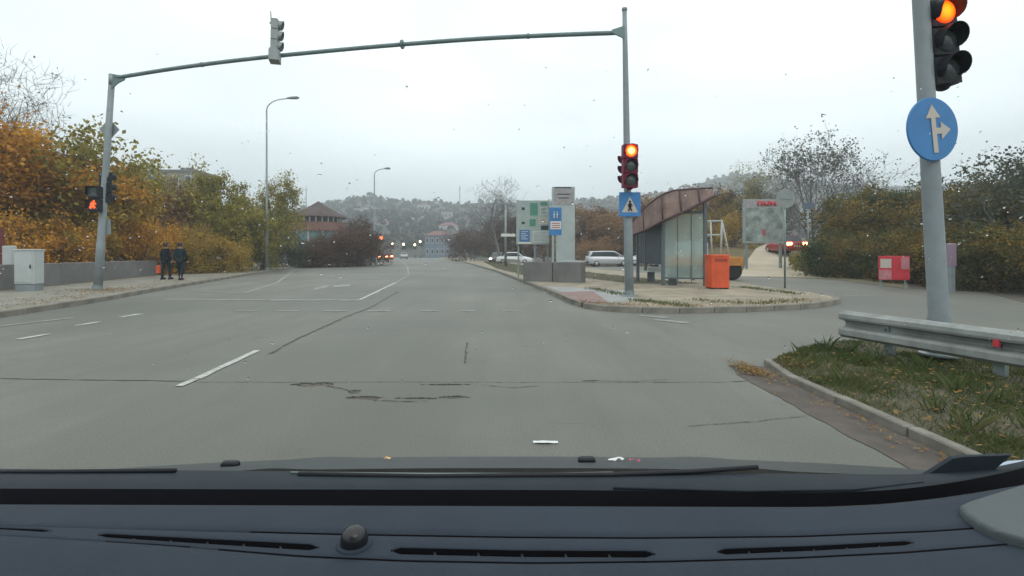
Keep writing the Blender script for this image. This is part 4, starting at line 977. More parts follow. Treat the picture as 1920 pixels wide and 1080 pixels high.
b = MB(); X0, X1 = xat(1035, dp), xat(1077, dp); b.bbox(((X0 + X1) / 2, dp, zat(351, dp) / 2), (X1 - X0, .35, zat(351, dp)), .01); b.build('slab', mat('pale_slab', (.36, .42, .41), .6, noise=(1.5, .12)), py_)
M['grey_print'] = mat('grey_print', (.30, .29, .29), .5, noise=(6, .25))
rect(1038, 354, 1075, 385, 'grey_print', .182, 'printed_panel', py_, dp); rect(1039, 351.5, 1070, 354, 'dark_print', .184, 'header_strip', py_, dp)
rect(1044, 364, 1069, 366, 'dark_print', .192, 'print_line', py_, dp, .004); rect(1046, 371, 1066, 373, 'dark_print', .192, 'print_line', py_, dp, .004)
dq = 21.5
bs = thing('path_sign', 'blue sign with white walking figures over a white and red plate on a brown post', 'road sign', (0, 0, 0))
b = MB(); b.tube([(xat(1041, dq), dq + .08, .1), (xat(1041, dq), dq + .08, zat(390, dq))], .05, 8); b.build('post', mat('rusty_post', (.16, .09, .05), .8, noise=(9, .5), alt=(.3, .28, .24)), bs)
rect(1030, 389, 1053, 441, 'sign_blue', .0, 'panel', bs, dq, .03)
b = MB(); b.lathe((xat(1041.5, dq), dq - .018, zat(401.5, dq)), [(.19, 0), (.235, .0), (.235, .006), (.19, .006)], 24, axis='Y', smooth=False); b.build('ring', M['sign_blue_dull'], bs)
b = MB()
for dx_ in (-.06, .07):
    cx = xat(1041.5, dq) + dx_; cz = zat(402, dq); b.tube([(cx, dq - .03, cz + .03), (cx, dq - .03, cz - .08)], .032, 6); b.lathe((cx, dq - .03, cz + .09), [(0, .03), (.03, 0), (0, -.03)], 8); b.tube([(cx, dq - .03, cz - .06), (cx - .03, dq - .03, cz - .17)], .016, 5); b.tube([(cx, dq - .03, cz - .06), (cx + .03, dq - .03, cz - .17)], .016, 5)
b.build('figures', M['sign_white'], bs)
rect(1032, 415, 1052, 430, 'sign_white', .022, 'plate', bs, dq, .01)
M['red_print'] = mat('red_print', (.35, .08, .09), .5)
for rr_ in (418, 422, 426): rect(1034, rr_, 1050, rr_ + 1.6, 'red_print', .03, 'print_line', bs, dq, .004)
# low wall block behind the signs
lw = thing('planter_wall', 'long low dark grey block at the foot of the tall pylon', 'low wall', (0, 0, 0))
for a_, c_ in (((985, 21.8), (1040, 21.2)), ((1041, 21.15), (1094, 20.5))):
    A_, C_ = Vector((xat(*a_), a_[1], 0)), Vector((xat(*c_), c_[1], 0)); m_ = (A_ + C_) / 2; t_ = C_ - A_
    b = MB(); b.bbox((0, 0, .42), (t_.length - .02, .5, .84), .02); o = b.build('block', M['concrete'], lw); o.location = (m_.x, m_.y, .1); o.rotation_euler = (0, 0, math.atan2(t_.y, t_.x))
b = MB(); p = (xat(1075, 20.9), 20.95); b.bbox((p[0], p[1], .97), (.95, .5, .05), .01, R(-30)); b.build('coping', M['cabinet'], lw)
# pale rail along the parallel lane
ln = thing('lane_rail', 'low pale rail running between the main road and the parallel lane', 'guardrail', (0, 0, 0))
RP = resample([at(*p) for p in [(975, 499), (940, 495), (900, 490.5), (868, 487.5), (830, 482.5)]], 4.0)
for a, c in zip(RP, RP[1:]):
    b = MB(); a, c = Vector((*a, 0)), Vector((*c, 0)); m_ = (a + c) / 2; t_ = c - a
    b.box((0, 0, .52), (t_.length - .03, .06, .26)); o = b.build('rail_beam', M['galv_light'], ln); o.location = m_; o.rotation_euler = (0, 0, math.atan2(t_.y, t_.x))
    b = MB(); b.box((0, .06, .3), (.1, .08, .6)); o = b.build('post', M['galv'], ln); o.location = a

# ---------------------------------------------------------------- bus shelter
M['shelter_frame'] = mat('shelter_frame', (.10, .125, .14), .5, .2); M['shelter_roof'] = mat('brown_roof_sheet', (.20, .135, .115), .7, noise=(2.0, .4)); M['shelter_trim'] = mat('dark_maroon_trim', (.085, .045, .05), .6)
M['shelter_panel'] = mat('dark_shelter_panel', (.04, .058, .078), .5, noise=(1.5, .3))
M['shelter_glass'] = mat('shelter_glass', (.60, .74, .70), .15, trans=.75, spec=.6)
sh_ = thing('bus_shelter', 'bus shelter with curved brown roof, dark side panel and glass walls beside the orange bin', 'bus shelter', (0, 0, 0))
ya, yb = 18.3, 21.6
A = (xat(1196, yb), yb); B = (xat(1243, ya + .4), ya + .4); Cc = (xat(1322, ya), ya); Dd = (xat(1300, yb + .8), yb + .8)
zr = 2.75
def wallp(p, q, z0, z1, m, name, th=.03, parent=sh_):
    a, c = Vector((*p, 0)), Vector((*q, 0)); t_ = c - a; m_ = (a + c) / 2; b = MB(); b.box((m_.x, m_.y, (z0 + z1) / 2), (t_.length, th, z1 - z0), math.atan2(t_.y, t_.x)); return b.build(name, M[m], parent)
for (x_, y_), hh in ((A, 2.7), (B, 2.95), (Cc, 3.05), (Dd, 2.9)):
    b = MB(); b.box((x_, y_, .1 + hh / 2), (.11, .11, hh)); b.build('post', M['shelter_frame'], sh_)
def lerp2(p, q, t): return (p[0] + (q[0] - p[0]) * t, p[1] + (q[1] - p[1]) * t)
wallp(lerp2(A, B, .05), lerp2(A, B, .95), .88, 2.45, 'shelter_panel', 'side_panel', .06)
wallp(lerp2(A, B, .32), lerp2(A, B, .36), .6, 2.47, 'shelter_frame', 'mullion', .09)
for i in range(3):
    wallp(lerp2(B, Cc, .04 + i * .325), lerp2(B, Cc, .335 + i * .325), .42, 2.72, 'shelter_glass', 'glass_panel', .02)
    if i: wallp(lerp2(B, Cc, .02 + i * .325), lerp2(B, Cc, .035 + i * .325), .2, 2.74, 'shelter_frame', 'mullion', .06)
wallp(B, Cc, 2.74, 2.84, 'shelter_frame', 'top_rail', .08); wallp(B, Cc, .36, .42, 'shelter_frame', 'bottom_rail', .07)
wallp(A, B, 2.47, 2.78, 'shelter_trim', 'fascia', .09)
# roof: a curved front panel over the glass, carried by ribs, and a sheet falling away behind it
rp_ = np.linspace(1186, 1340, 23)
Tt = np.interp(rp_, [1186, 1200, 1215, 1230, 1245, 1265, 1300, 1340], [418, 402, 386, 374, 364, 357, 354, 352]); Bt = np.interp(rp_, [1186, 1215, 1245, 1290, 1340], [440, 428, 412, 392, 366])
dF = np.interp(rp_, [1186, 1245, 1340], [20.2, 18.0, 17.6]); vv = []
for q, ty, by_, dd0 in zip(rp_, Tt, Bt, dF): vv += [(xat(q, dd0), dd0 + .16, zat(ty, dd0)), (xat(q, dd0), dd0, zat(by_, dd0)), (xat(q, dd0), dd0 + .05, zat(by_, dd0)), (xat(q, dd0), dd0 + .21, zat(ty, dd0))]
nR = len(rp_); b = MB(); b.add(vv, [(4 * k + j, 4 * k + 4 + j, 4 * k + 4 + (j + 1) % 4, 4 * k + (j + 1) % 4) for k in range(nR - 1) for j in range(4)] + [(0, 1, 2, 3), (4 * nR - 1, 4 * nR - 2, 4 * nR - 3, 4 * nR - 4)]); b.build('front_panel', M['shelter_roof'], sh_)
b = MB(); b.tube([Vector(vv[4 * k + 1]) + Vector((0, -.01, -.02)) for k in range(nR)], .05, 8); b.build('roof_edge', M['shelter_trim'], sh_)
b = MB(); b.tube([Vector(vv[4 * k]) + Vector((0, 0, .02)) for k in range(nR)], .03, 8); b.build('roof_edge', M['shelter_trim'], sh_)
b = MB(); vs = []
for k in range(nR):
    p = Vector(vv[4 * k])
    for f in (0, .5, 1.0): vs.append((p.x + .5 * f, p.y + .12 + 3.4 * f, p.z - .02 - .42 * f * f))
n0 = len(vs); vs += [(x_, y_, z_ - .05) for x_, y_, z_ in vs]; fs = []
for k in range(nR - 1):
    for f in range(2): q = k * 3 + f; fs += [(q, q + 3, q + 4, q + 1), (n0 + q, n0 + q + 1, n0 + q + 4, n0 + q + 3)]
    fs += [(3 * k, n0 + 3 * k, n0 + 3 * k + 3, 3 * k + 3), (3 * k + 2, 3 * k + 5, n0 + 3 * k + 5, n0 + 3 * k + 2)]
b.add(vs, fs, True); b.build('roof', M['shelter_roof'], sh_)
for k in (3, 8, 13, 18):
    p, q = Vector(vv[4 * k]), Vector(vv[4 * k + 1]); b = MB(); b.tube([p + Vector((0, -.03, 0)), q + Vector((0, -.03, 0))], .028, 6); b.build('rib', M['shelter_trim'], sh_)
bn = thing('bench', 'pale slatted bench inside the bus shelter', 'bench', (0, 0, 0))
pa, pb = lerp2(A, B, .1), lerp2(A, B, .9)
for k in range(3):
    o = wallp((pa[0] + .32 + k * .13, pa[1] - .15), (pb[0] + .32 + k * .13, pb[1] - .15), .55, .72, 'cabinet', 'slat', .06, bn)
for q in (pa, pb):
    b = MB(); b.box((q[0] + .42, q[1] - .15, .32), (.3, .06, .4)); b.build('leg', M['shelter_frame'], bn)
# orange bin
ob = thing('rubbish_bin', 'orange red rubbish bin standing beside the bus shelter', 'bin', (xat(1344.5, 17.1), 17.1, .115), R(4))
hb = zat(478, 17.1) - .115; wb = 34 * 17.1 / FPX
b = MB(); b.bbox((0, 0, hb / 2 + .02), (wb, wb * .9, hb - .04), .035); b.build('body', M['orange_bin'], ob)
b = MB(); b.bbox((0, 0, hb - .02), (wb * 1.05, wb * .95, .06), .02); b.build('lid', M['orange_bin'], ob)
b = MB(); b.box((0, -wb * .46, hb * .85), (wb * .7, .015, .1)); b.build('slot', mat('dark_orange_slot', (.30, .04, .012), .6), ob)
b = MB(); b.box((-wb * .3, -wb * .455, hb * .42), (.02, .012, hb * .66)); b.box((wb * .3, -wb * .455, hb * .42), (.02, .012, hb * .66)); b.build('rib', M['orange_bin'], ob)
for sx_ in (-1, 1):
    b = MB(); b.box((sx_ * wb * .4, 0, .03), (.06, wb * .8, .06)); b.build('foot', M['blackplastic'], ob)

# ---------------------------------------------------------------- cars
def car(name, label, cat, x, y, rz, paint, L_=4.4, W_=1.72, H_=1.45, kind='sedan', group=None, lights=None, z=0.0):
    """nose towards local +X"""
    t = thing(name, label, cat, (x, y, z), rz, group); hw = W_ / 2
    if kind == 'sedan': st = [(-.5, .62, .38, .82), (-.485, .86, .30, .92), (-.40, .93, .24, .98), (-.2, .94, .22, 1.0), (.1, .93, .22, 1.0), (.28, .90, .22, .99), (.42, .78, .24, .95), (.485, .66, .30, .88), (.5, .52, .38, .78)]
    else: st = [(-.5, .80, .38, .88), (-.49, 1.0, .30, .95), (-.40, 1.02, .24, .99), (-.2, 1.02, .22, 1.0), (.1, 1.0, .22, 1.0), (.30, .98, .22, .99), (.43, .86, .24, .95), (.488, .72, .30, .88), (.5, .56, .38, .80)]
    def loft(st, prof, m, nm):
        vs = []; fs = []
        for s in st:
            for (u, v) in prof: vs.append((s[0] * L_, u * s[3] * hw, (s[2] + (s[1] - s[2]) * v)))
        n_ = len(prof)
        for i in range(len(st) - 1):
            for k in range(n_): fs.append((i * n_ + k, (i + 1) * n_ + k, (i + 1) * n_ + (k + 1) % n_, i * n_ + (k + 1) % n_))
        fs += [tuple(range(n_)), tuple(range((len(st) - 1) * n_ + n_ - 1, (len(st) - 1) * n_ - 1, -1))]
        b = MB(); b.add(vs, fs, True); return b.build(nm, M[m], t)
    loft(st, [(.92, 0), (1, .18), (1, .6), (.96, .9), (.8, 1), (-.8, 1), (-.96, .9), (-1, .6), (-1, .18), (-.92, 0)], paint, 'body')
    zb = .90 if kind == 'sedan' else .97
    cab = [(-.33, zb + .02, zb - .06, .93), (-.20, H_ - .02, zb - .06, .84), (-.02, H_, zb - .06, .82), (.10, H_ - .03, zb - .06, .83), (.27, zb + .02, zb - .06, .93)] if kind == 'sedan' else \
          [(-.49, zb + .05, zb - .06, .92), (-.44, H_ - .05, zb - .06, .84), (-.1, H_, zb - .06, .83), (.12, H_ - .03, zb - .06, .84), (.33, zb + .02, zb - .06, .93)]
    loft(cab, [(1, 0), (.93, .55), (.86, .92), (.7, 1), (-.7, 1), (-.86, .92), (-.93, .55), (-1, 0)], paint, 'cabin')
    # glass just proud of the cabin
    gl = [(s[0] * (.93 if abs(s[0]) > .12 else 1), zb + (s[1] - zb) * .86, zb + .03, s[3] * 1.0) for s in cab]
    for sgn in (-1, 1):
        b = MB(); pts = []
        for s in (cab[0], cab[1], cab[2], cab[3], cab[4]): pts.append((s[0] * L_ * .92, zb + .03 + (s[1] - zb - .03) * .84, s[3]))
        vs = [(pts[i][0], sgn * hw * (pts[i][2] * .945 + .035), zb + .02) for i in range(5)] + [(pts[i][0] * .97, sgn * hw * pts[i][2] * .945, max(pts[i][1], zb + .03)) for i in range(5)]
        b.add(vs, [(i, i + 1, 6 + i, 5 + i) for i in range(4)]); b.build('side_window', M['darkglass'], t)
    for (s0, s1, nm) in ((cab[4], cab[3], 'windscreen'), (cab[0], cab[1], 'rear_window')):
        b = MB(); e = .012 * (1 if s0[0] > 0 else -1)
        q = lambda s, f: (s[0] * L_ + e, s[3] * hw * .80 * f, s[1] + .012)
        P0, P1 = Vector(q(s0, 1)), Vector(q(s1, .92)); P1 = P0.lerp(P1, .9); P0 = P0.lerp(P1, .06)
        b.add([(P0.x, P0.y, P0.z), (P0.x, -P0.y, P0.z), (P1.x, -P1.y, P1.z), (P1.x, P1.y, P1.z)], [(0, 1, 2, 3)]); b.build(nm, M['darkglass'], t)
    for sx_ in (-.31, .31):
        for sy in (-1, 1):
            b = MB(); b.lathe((sx_ * L_, sy * (hw - .10), .31), [(0, -.1), (.25, -.1), (.31, -.07), (.31, .07), (.25, .1), (0, .1)], 20, axis='Y'); w = b.build('wheel', M['rubber'], t)
            b = MB(); b.lathe((sx_ * L_, sy * (hw - .10), .31), [(0, -.112), (.17, -.106), (.18, -.09)] if sy > 0 else [(0, .112), (.17, .106), (.18, .09)], 14, axis='Y'); b.build('rim', M['rim'], w)
    for sy in (-1, 1):
        b = MB(); b.bbox((.485 * L_, sy * hw * .62, .62), (.09, .32, .13), .02); b.build('headlight', M['head'] if lights == 'front' else M['cabinet'], t)
        b = MB(); b.bbox((-.49 * L_, sy * hw * .66, .74), (.07, .36, .22), .02); b.build('tail_light', M['tail'] if lights == 'rear' else M['tail_off'], t)
    b = MB(); b.bbox((.49 * L_, 0, .42), (.14, W_ * .9, .16), .03); b.build('bumper', M['blackplastic'] if kind != 'sedan' else M[paint], t)
    b = MB(); b.bbox((-.495 * L_, 0, .45), (.12, W_ * .9, .18), .03); b.build('bumper', M['blackplastic'] if kind != 'sedan' else M[paint], t)
    b = MB(); b.box((-.50 * L_ - .062, 0, .56), (.01, .52, .11)); b.build('number_plate', M['sign_white'], t)
    for sy in (-1, 1):
        b = MB(); b.bbox((.2 * L_, sy * (hw + .06), zb + .04), (.1, .16, .11), .02); b.build('mirror', M[paint], t)
    return t
car('parked_car', 'white sedan seen side on beneath the town map board', 'car', xat(966, 62), 62, R(-14), 'white_car', group='cars beyond the island')
car('parked_car', 'small dark car with headlights on, nose to the rear of the white sedan', 'car', xat(934, 66), 66, R(-100), 'dark_car', group='cars beyond the island', lights='front')
car('parked_car', 'pale silver estate car right of the planter wall', 'car', xat(1140, 50), 50, R(4), 'silver_car', L_=4.3, H_=1.55, kind='hatch', group='cars beyond the island', z=.0)
car('parked_car', 'white car mostly hidden behind the bus shelter pole', 'car', xat(1212, 54), 54, R(176), 'white_car', kind='hatch', group='cars beyond the island')
car('parked_car', 'grey car seen through the glass of the bus shelter', 'car', xat(1283, 36), 36, R(5), 'silver_car', kind='hatch', group='cars beyond the island')
car('moving_car', 'car on the main road with glaring brake lights beside the far kerb', 'car', xat(719, 82), 82, R(102), 'dark_car', lights='rear', group='cars far along the main road')
car('moving_car', 'car with lit tail lights just ahead of the glaring one', 'car', xat(728, 100), 100, R(106), 'red_car', lights='rear', group='cars far along the main road')
car('moving_car', 'white and grey car in the middle of the far road', 'car', xat(757, 120), 120, R(105), 'silver_car', group='cars far along the main road', kind='hatch')
car('moving_car', 'oncoming car with headlights on right of the middle of the far road', 'car', xat(786, 165), 165, R(-72), 'dark_car', lights='front', group='cars far along the main road')
car('moving_car', 'red lit car climbing the ramp road', 'car', xat(1473, 40), 40.0, R(84), 'red_car', L_=4.2, lights='rear', z=1.28)
# far red signal; pale yellow car headlights built as lamps on added poles
def far_lamp(label, px, py, d, rad, m, h0=0):
    x = xat(px, d); zz = zat(py, d); t = thing('traffic_light', label, 'traffic light', (x, d, 0), group='far signals at the end of the road')  # the far car headlights are built as traffic lights too
    b = MB(); b.tube([(0, .2, 0), (0, .2, zz + .3)], .09, 8); b.build('pole', M['galv'], t)  # pole and housing are added where the lamp is a car headlight
    b = MB(); b.bbox((0, 0, zz - .35), (rad * 2.4, .3, 1.5), .03); b.build('housing', M['blackplastic'], t)
    b = MB(); b.lathe((0, -.16, zz), [(0, .06), (rad * .7, .04), (rad, 0)], 16, axis='Y'); b.build('lens', m, t)
M['lamp_far_red'] = mat('far_red_lamp', (.5, .05, .02), .4, emit=(1, .12, .03), estr=7); M['lamp_far_warm'] = mat('far_warm_lamp', (.8, .7, .4), .4, emit=(1, .85, .45), estr=6)
far_lamp('far traffic light glowing red above the brake lights', 715, 446, 105, .34, M['lamp_far_red'])
far_lamp('far lamp glowing pale yellow above the middle of the road', 757, 458, 118, .28, M['lamp_far_warm'])
far_lamp('far lamp glowing pale yellow, left one of the pair beside the blue building', 778, 459, 125, .26, M['lamp_far_warm'])
far_lamp('far lamp glowing pale yellow, right one of the pair beside the blue building', 788, 453, 130, .28, M['lamp_far_warm'])
far_lamp('small far lamp glowing faint orange between the red light and the grey car', 736, 457, 140, .22, M['lamp_far_warm'])

# orange flatbed truck behind the bin
M['orange_steel'] = mat('orange_steel', (.48, .20, .04), .6, noise=(4, .25))
tk = thing('flatbed_truck', 'orange flatbed trailer with a pale frame parked behind the orange bin', 'trailer', (0, 0, 0)); dt = 24.5
xa, xb = xat(1262, dt), xat(1393, dt); zd = zat(490, dt)
b = MB(); b.bbox(((xa + xb) / 2, dt + 1.0, zd), (xb - xa, 2.1, .42), .02); b.build('bed', M['orange_steel'], tk)
b = MB(); b.box(((xa + xb) / 2, dt + 1.0, zd - .26), (xb - xa - .3, 1.0, .18)); b.build('chassis', M['blackplastic'], tk)
for x_ in (xat(1376, dt), xat(1290, dt), ):
    for yy in (dt + .2, dt + 1.9):
        b = MB(); b.lathe((x_, yy, .46), [(0, -.13), (.36, -.13), (.46, -.09), (.46, .09), (.36, .13), (0, .13)], 22, axis='Y'); w = b.build('wheel', M['rubber'], tk)
        b = MB(); b.lathe((x_, yy, .46), [(0, -.145), (.2, -.14), (.22, -.125)], 14, axis='Y'); b.build('rim', M['rim'], w)
fr = [(1328, 412, 1332, 474), (1368, 410, 1366, 474), (1346, 412, 1349, 474)]
b = MB()
for a0, b0, a1, b1 in fr: b.tube([(xat(a0, dt), dt + .9, zat(b0, dt)), (xat(a1, dt), dt + .9, zd + .1)], .045, 6)
for rr_ in (413, 440): b.tube([(xat(1328, dt), dt + .9, zat(rr_, dt)), (xat(1368, dt), dt + .9, zat(rr_ - 1, dt))], .045, 6)
b.tube([(xat(1368, dt), dt + .9, zat(412, dt)), (xat(1384, dt), dt + .9, zd + .1)], .04, 6); b.build('frame', M['cabinet'], tk)
b = MB(); b.bbox((xat(1310, dt), dt + 1, zd + .55), (1.3, 1.1, .8), .05); b.build('load', M['cabinet'], tk)

# billboard
dB = 32.5; bz = bank_h = .9
bb_ = thing('billboard', 'grey framed billboard with a red heading beside the ramp road', 'billboard', (0, 0, 0))
X0, X1, Z0, Z1 = xat(1393, dB), xat(1470, dB), zat(456, dB), zat(374, dB)
b = MB(); b.bbox(((X0 + X1) / 2, dB, (Z0 + Z1) / 2), (X1 - X0, .18, Z1 - Z0), .02); b.build('frame', mat('billboard_grey', (.27, .31, .30), .6, noise=(2, .15)), bb_)
M['poster'] = mat('poster_print', (.12, .15, .15), .5, noise=(1.6, .5), alt=(.36, .42, .39))
rect(1397, 390, 1466, 452, 'poster', .095, 'poster', bb_, dB); rect(1395, 376, 1468, 388, 'grey_print', .095, 'header', bb_, dB)
for k in range(6): 
    x_ = 1420 + k * 6; b = MB(); b.tube([(xat(x_, dB), dB - .11, zat(386, dB)), (xat(x_ + (2 if k % 2 else 0), dB), dB - .11, zat(378, dB))], .07, 5); b.tube([(xat(x_, dB), dB - .11, zat(379 + 3 * (k % 3), dB)), (xat(x_ + 4, dB), dB - .11, zat(378 + 3 * (k % 3), dB))], .06, 5); b.build('heading_stroke', M['red_paint'], bb_)
rect(1428, 430, 1434, 442, 'red_print', .105, 'printed_spot', bb_, dB)
for px_ in (1400, 1464):
    b = MB(); b.box((xat(px_, dB), dB + .05, Z0 / 2), (.14, .14, Z0)); b.build('post', M['galv'], bb_)
# round sign seen from behind
dr = 19.0; rb = thing('round_sign', 'grey back of a round road sign on a thin pole near the ramp road', 'road sign', (xat(1473, dr), dr, 0))
b = MB(); b.tube([(0, .05, .0), (0, .05, zat(352, dr))], .035, 8); b.build('post', M['galv'], rb)
b = MB(); b.lathe((0, 0, zat(372, dr)), [(0, 0), (.36, 0), (.36, .02), (0, .02)], 32, axis='Y', smooth=False); b.build('panel', M['sign_back'], rb)
b = MB(); b.box((0, -.03, zat(372, dr)), (.4, .02, .05)); b.build('clamp', M['galv'], rb)
# small blue sign in the bushes
sb = thing('small_sign', 'small blue grey sign among the dark trees right of the round sign seen from behind', 'sign', (xat(1516, 29), 29, 0))
b = MB(); b.box((0, 0, zat(386, 29)), (.62, .04, .36)); b.build('panel', mat('faded_blue_grey', (.10, .14, .18), .6), sb); b = MB(); b.tube([(0, .05, 0), (0, .05, zat(386, 29))], .03, 6); b.build('post', M['galv'], sb)
# red and white board
rw = thing('barrier_board', 'red and white patched board standing on the verge before the dark bushes', 'board', (xat(1676, 18.6), 18.6, 0), R(-14))
w_, z0_, z1_ = 50 * 18.6 / FPX, zat(525, 18.6), zat(480, 18.6)
b = MB(); b.bbox((0, 0, (z0_ + z1_) / 2), (w_, .08, z1_ - z0_), .01); b.build('board', M['red_paint'], rw)
M['pink'] = mat('pinkish_paint', (.42, .17, .19), .6, noise=(6, .3))
for (u0, v0, u1, v1, mm_) in ((-.06, .5, .18, .98, 'red_paint'), (-.5, .02, -.1, .42, 'pink'), (-.06, .05, .45, .4, 'red_paint'), (.22, .45, .48, .95, 'pink'), (-.46, .5, -.1, .88, 'sign_cream')):
    b = MB(); b.box(((u0 + u1) / 2 * w_, -.046, z0_ + (v0 + v1) / 2 * (z1_ - z0_)), ((u1 - u0) * w_, .006, (v1 - v0) * (z1_ - z0_))); b.build('patch', M[mm_], rw)
for sx_ in (-.4, .4):
    b = MB(); b.box((sx_ * w_, .07, z0_ / 2 + .1), (.06, .06, z0_ + .2)); b.build('leg', M['galv'], rw)
pp = thing('marker_post', 'short pink post in front of the bushes right of the near signal pole', 'post', (xat(1783, 16.6), 16.6, 0))
b = MB(); b.bbox((0, 0, .75), (.2, .16, 1.5), .03); b.build('post', M['polegrey'], pp); b = MB(); b.bbox((0, -.0, 1.25), (.24, .2, .75), .03); b.build('cover', mat('faded_pink', (.26, .19, .25), .6), pp)

# ---------------------------------------------------------------- buildings
pv = thing('pavilion', 'round pavilion with a low cone roof, brick band and teal glass behind the rust hedge', 'building', (xat(597, 74), 74, 0))
dv = 74; n8 = 12
def ring(r0, r1, z0, z1, m, nm, nn=n8): b = MB(); b.lathe((0, 0, 0), [(r0, z0), (r1, z1)], nn, smooth=False); return b.build(nm, M[m], pv)
M['roof_dark'] = mat('dark_brown_roof', (.06, .038, .036), .8, noise=(1.5, .25)); M['brick'] = mat('brick_red', (.18, .085, .065), .85, noise=(3, .25)); M['teal'] = mat('teal_glass', (.10, .19, .19), .15, noise=(.8, .2)); M['plaster'] = mat('grey_plaster', (.34, .31, .28), .85, noise=(1, .15))
ze = zat(407, dv); za = zat(377, dv)
b = MB(); b.lathe((0, 0, 0), [(0, za), (1.2, za - .8), (4.0, ze + .05), (4.1, ze - .12), (0, ze - .1)], n8, smooth=False); b.build('roof', M['roof_dark'], pv)
for k in range(24):
    a = 6.2832 * k / 24; b = MB(); b.box((3.2 * math.cos(a), 3.2 * math.sin(a), ze - .45), (.12, .12, .75)); b.build('eave_post', M['sign_white'], pv)
ring(2.95, 2.95, ze - .9, ze - .05, 'roof_dark', 'clerestory'); ring(3.9, 3.9, ze - 2.1, ze - .85, 'brick', 'brick_band')
b = MB(); b.lathe((0, 0, 0), [(2.9, ze - .83), (3.95, ze - .85)], n8, smooth=False); b.build('band_cap', M['plaster'], pv)
ring(3.6, 3.6, 1.0, ze - 2.1, 'teal', 'glass_wall'); ring(3.75, 3.75, 0, 1.2, 'brick', 'base_wall')
for k in range(n8):
    a = 6.2832 * k / n8; b = MB(); b.box((3.66 * math.cos(a), 3.66 * math.sin(a), (ze - 2.1 + 1) / 2), (.18, .18, ze - 3.1), a); b.build('mullion', M['plaster'], pv)
def block(name, label, x, y, z0, w, dp_, h, wm, rows, cols, roof=None, group=None, rz=0.0):
    t = thing(name, label, 'building', (x, y, z0), rz, group)
    b = MB(); b.box((0, 0, h / 2), (w, dp_, h)); b.build('wall', M[wm], t)
    for i in range(rows):
        for j in range(cols):
            cx = -w / 2 + w * (j + .5) / cols; cz = h * (i + .55) / rows
            b = MB(); b.box((cx, -dp_ / 2 - .02, cz), (w / cols * .5, .1, h / rows * .48)); o = b.build('window', M['sign_white'], t)
            b = MB(); b.box((cx, -dp_ / 2 - .08, cz), (w / cols * .42, .03, h / rows * .40)); b.build('pane', M['darkglass'], o)
    if roof:
        b = MB(); hh = w * .2; b.add([(-w / 2 - .4, -dp_ / 2 - .4, h), (w / 2 + .4, -dp_ / 2 - .4, h), (w / 2 + .4, dp_ / 2 + .4, h), (-w / 2 - .4, dp_ / 2 + .4, h), (-w * .2, 0, h + hh), (w * .2, 0, h + hh)], [(0, 1, 5, 4), (1, 2, 5), (2, 3, 4, 5), (3, 0, 4), (3, 2, 1, 0)]); b.build('roof', M[roof], t)
    else:
        b = MB(); b.box((0, 0, h + .2), (w + .3, dp_ + .3, .4)); b.build('roof', M['concrete'], t)
    return t
M['red_roof'] = mat('red_tile_roof', (.17, .085, .08), .85, noise=(1, .2)); M['blue_wall'] = mat('blue_cladding', (.12, .165, .22), .7, noise=(.6, .2)); M['block_wall'] = mat('grey_block_wall', (.22, .23, .20), .9, noise=(.4, .2)); M['pale_wall'] = mat('pale_wall', (.45, .44, .42), .8)
block('apartment_block', 'flat roofed grey apartment block showing above the autumn trees', xat(307, 88), 92, 0, 10.6, 8, zat(318, 88) - .4, 'block_wall', 5, 5)
bA = [o for o in bpy.data.objects if o.get('category') == 'building' and o.name.startswith('apartment_block')][0]
for q in (-4.4, .7, 1.6, 2.4):
    b = MB(); b.box((q, 0, zat(318, 88) + .5), (.5, .5, 1.0)); b.build('chimney', M['concrete'], bA)
block('blue_building', 'blue clad building with a red roof at the far right side of the main road', xat(818, 150), 156, 0, 7.6, 7, zat(441, 150), 'blue_wall', 2, 5, 'red_roof')
block('brown_house', 'low brown house just right of the blue building', xat(872, 150), 160, 0, 8, 6, 4.5, 'concrete', 1, 3, 'red_roof')
HG = 'houses on the far hill'
for px_, d, row, w_, h_, wm, rf, lab in ((742, 395, 380, 12, 7, 'block_wall', None, 'flat grey block on the hill just right of the far street lamp'), (693, 330, 390, 9, 3.5, 'pale_wall', None, 'pale house on the hill right beneath the far street lamp'),
                            (675, 320, 392, 5, 4, 'pale_wall', 'red_roof', 'small pale house left of the far street lamp'), (795, 360, 385, 8, 4, 'pale_wall', 'red_roof', 'pale house on the hill above the blue building'),
                            (842, 240, 424, 9, 4, 'pale_wall', 'red_roof', 'pale house with a red roof low on the hill'), (720, 250, 420, 8, 5, 'pale_wall', 'red_roof', 'pale house with a red roof above the red traffic light'),
                            (838, 300, 398, 6, 3, 'plaster', None, 'tiny pale block half way up the far hill above the blue building')):
    x_ = xat(px_, d); top = zat(row, d); g = hill_z(x_, d); block('hill_house', lab, x_, d, min(g, top - h_) - .5, w_, 7, top - (min(g, top - h_) - .5), wm, 2 if h_ > 4 else 1, 3, rf, HG)

